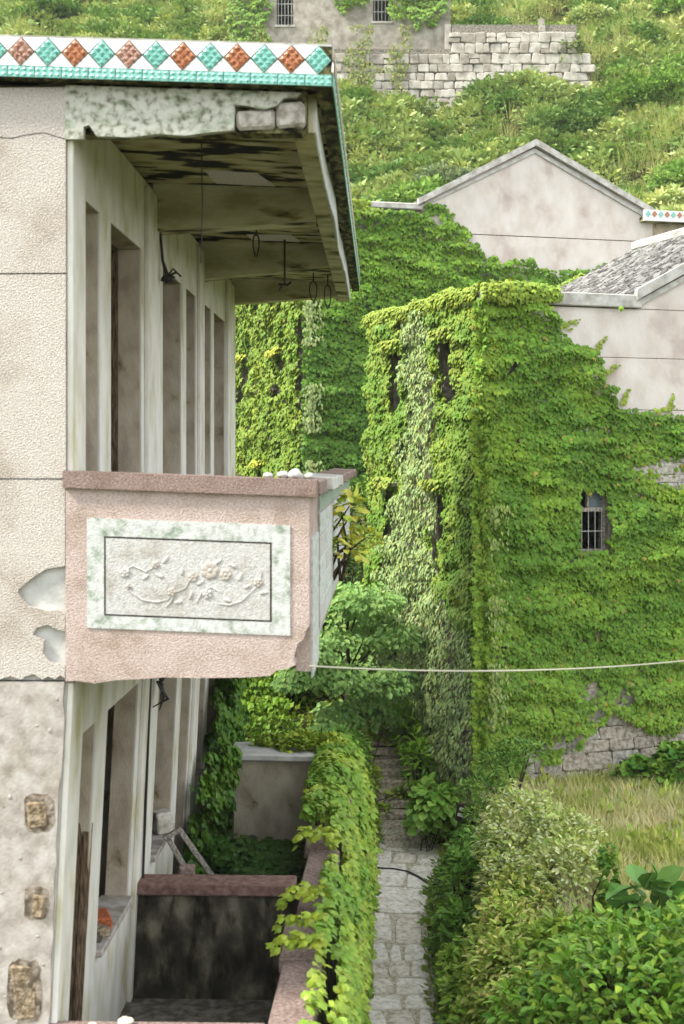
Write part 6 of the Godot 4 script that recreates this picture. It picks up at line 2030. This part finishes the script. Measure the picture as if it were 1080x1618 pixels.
func build_hill_plants() -> void:
	var b := Buf.new()
	var g := Buf.new()
	for i in 52000:
		var d := rng.randf_range(38.0, 92.0)
		var x := rng.randf_range(-0.30, 0.30) * d
		if d > 59.4 and d < 66.4 and x > -5.2 and x < 10.8 and d < 61.2 + 5.0 * float(x < 4.8):
			continue
		var y := ground(x, d)
		var n := na.get_noise_2d(x * 7.0, d * 7.0)
		var grassy := na.get_noise_2d(x * 3.0 + 70.0, d * 3.0) + 0.16 * clampf((x - 7.0) / 6.0, 0, 1.5) * 2.0
		var c := Color(0.15, 0.26, 0.06).lerp(Color(0.36, 0.43, 0.15), clampf(0.5 + n * 1.8, 0, 1))
		if grassy > 0.22:
			if i % 2 == 0:
				g.x.append(Transform3D(Basis(Vector3.UP, rng.randf() * TAU).scaled(Vector3.ONE * rng.randf_range(1.2, 2.2)), Vector3(x, y, -d)))
				g.c.append(jit(Color(0.40, 0.45, 0.14).lerp(Color(0.52, 0.51, 0.25), clampf(n + 0.4, 0, 1))))
			if i % 4:
				continue
		var s := rng.randf_range(0.8, 1.7)
		b.x.append(Transform3D(Basis.from_euler(Vector3(rng.randf_range(-0.4, 0.4), rng.randf() * TAU, rng.randf_range(-0.4, 0.4))).scaled(Vector3(s, s * 0.9, s)), Vector3(x, y + 0.18 + 0.25 * absf(n), -d)))
		b.c.append(jit(c))
	tag(many("hillside_scrub", b, clump(26, 0.30, 0.17, 9), mats.matt_leaf, self), "tangled low scrub that carpets the hillside", "scrub")
	tag(many("hillside_grass", g, tuft(14, 0.42, 0.26, 10), mats.grass, self), "pale long grass on the upper right of the hillside", "grass")

	# single shrubs, by kind
	var spray := clump(22, 0.24, 0.16, 12)
	var kinds := [
		["pale_shrub", "rounded pale yellow-green shrub among many on the hillside", "pale shrubs on the hillside", Color(0.31, 0.40, 0.11), Color(0.46, 0.50, 0.21), 46],
		["green_shrub", "rounded mid-green shrub among many on the hillside", "mid-green shrubs on the hillside", Color(0.14, 0.27, 0.04), Color(0.24, 0.36, 0.08), 62],
		["dark_shrub", "rounded dark green shrub among many on the hillside", "dark shrubs on the hillside", Color(0.075, 0.165, 0.03), Color(0.14, 0.24, 0.05), 30],
	]
	for k in kinds:
		var protos := []
		for v in 2:
			var t := thing(k[0], k[1], "shrub", Vector3.ZERO, 0.0, k[2])
			var bb := Buf.new()
			var seed_at := rng.randf() * 50.0
			for i in 240:
				var d := Vector3(rng.randfn(), absf(rng.randfn()), rng.randfn()).normalized()
				var r := lerpf(0.55, 1.0, sqrt(rng.randf())) * (1.0 + 0.4 * na.get_noise_3d(d.x * 26.0 + seed_at, d.y * 26.0, d.z * 26.0))
				bb.x.append(Transform3D(Basis.from_euler(Vector3(rng.randf() * 1.0, rng.randf() * TAU, rng.randf() * 1.0)).scaled(Vector3.ONE * rng.randf_range(0.7, 1.3)), d * Vector3(1.0, 0.75, 1.0) * r))
				bb.c.append(jit(k[3].lerp(k[4], rng.randf())))
			many("foliage", bb, spray, mats.matt_leaf, t)
			protos.append(t)
		for i in k[5]:
			var d := 0.0
			var x := 0.0
			for attempt in 30:
				d = rng.randf_range(46.0, 88.0)
				x = rng.randf_range(-0.255, 0.265) * d
				if not (d > (54.0 if x > 0.5 else 57.8) and d < 67.5 and x > -6.2 and x < 11.5):
					break
			var t: Node3D = protos[i] if i < 2 else protos[i % 2].duplicate()
			if i >= 2:
				t.name = numbered(k[0])
				add_child(t)
			var s := rng.randf_range(0.55, 1.35) * (1.25 if k[0] == "dark_shrub" and i % 4 == 0 else 1.0)
			t.position = Vector3(x, ground(x, d) + 0.05, -d)
			t.rotation.y = rng.randf() * TAU
			t.scale = Vector3(s * rng.randf_range(0.9, 1.4), s * rng.randf_range(0.75, 1.1), s)
	# the ones that stand out
	for e in [["grey_shrub", "round grey-green shrub with pale twigs left of the far gable", 3.75, 51.5, 1.0, Color(0.15, 0.21, 0.09), Color(0.24, 0.29, 0.15)], ["gully_shrub", "tall dark shrub in the shaded gully above the far gable's right slope", 8.9, 55.5, 1.5, Color(0.055, 0.12, 0.02), Color(0.11, 0.19, 0.035)], ["gully_shrub", "dark spreading shrub right of the gully, below the pale grass slope", 12.6, 57.0, 1.6, Color(0.09, 0.19, 0.02), Color(0.15, 0.26, 0.03)], ["wall_top_shrub", "dark green bush growing on top of the high stone wall", 6.3, 61.5, 1.2, Color(0.08, 0.17, 0.03), Color(0.15, 0.26, 0.05)], ["wall_top_shrub", "pale bush on the right end of the high stone wall's top", 9.0, 61.8, 1.0, Color(0.2, 0.29, 0.05), Color(0.3, 0.37, 0.09)]]:
		var t := thing(e[0], e[1], "shrub", Vector3(e[2], ground(e[2], e[3]), -e[3]))
		var bb := Buf.new()
		for i in 420:
			var d := Vector3(rng.randfn(), absf(rng.randfn()), rng.randfn()).normalized()
			var r: float = lerpf(0.55, 1.0, sqrt(rng.randf())) * (1.0 + 0.4 * na.get_noise_3d(d.x * 26.0 + e[2], d.y * 26.0, d.z * 26.0)) * e[4]
			bb.x.append(Transform3D(Basis.from_euler(Vector3(rng.randf(), rng.randf() * TAU, rng.randf())).scaled(Vector3.ONE * rng.randf_range(0.7, 1.3)), d * Vector3(1.15, 0.85, 1.0) * r))
			bb.c.append(jit(e[5].lerp(e[6], rng.randf())))
		many("foliage", bb, spray, mats.matt_leaf, t)
		part("stems", stems(Vector3.ZERO, [[Vector3(0, 0.4, 0), Vector3(0.8, 0.5, 0.8)]], 6, 0.03), mats.bark, t)
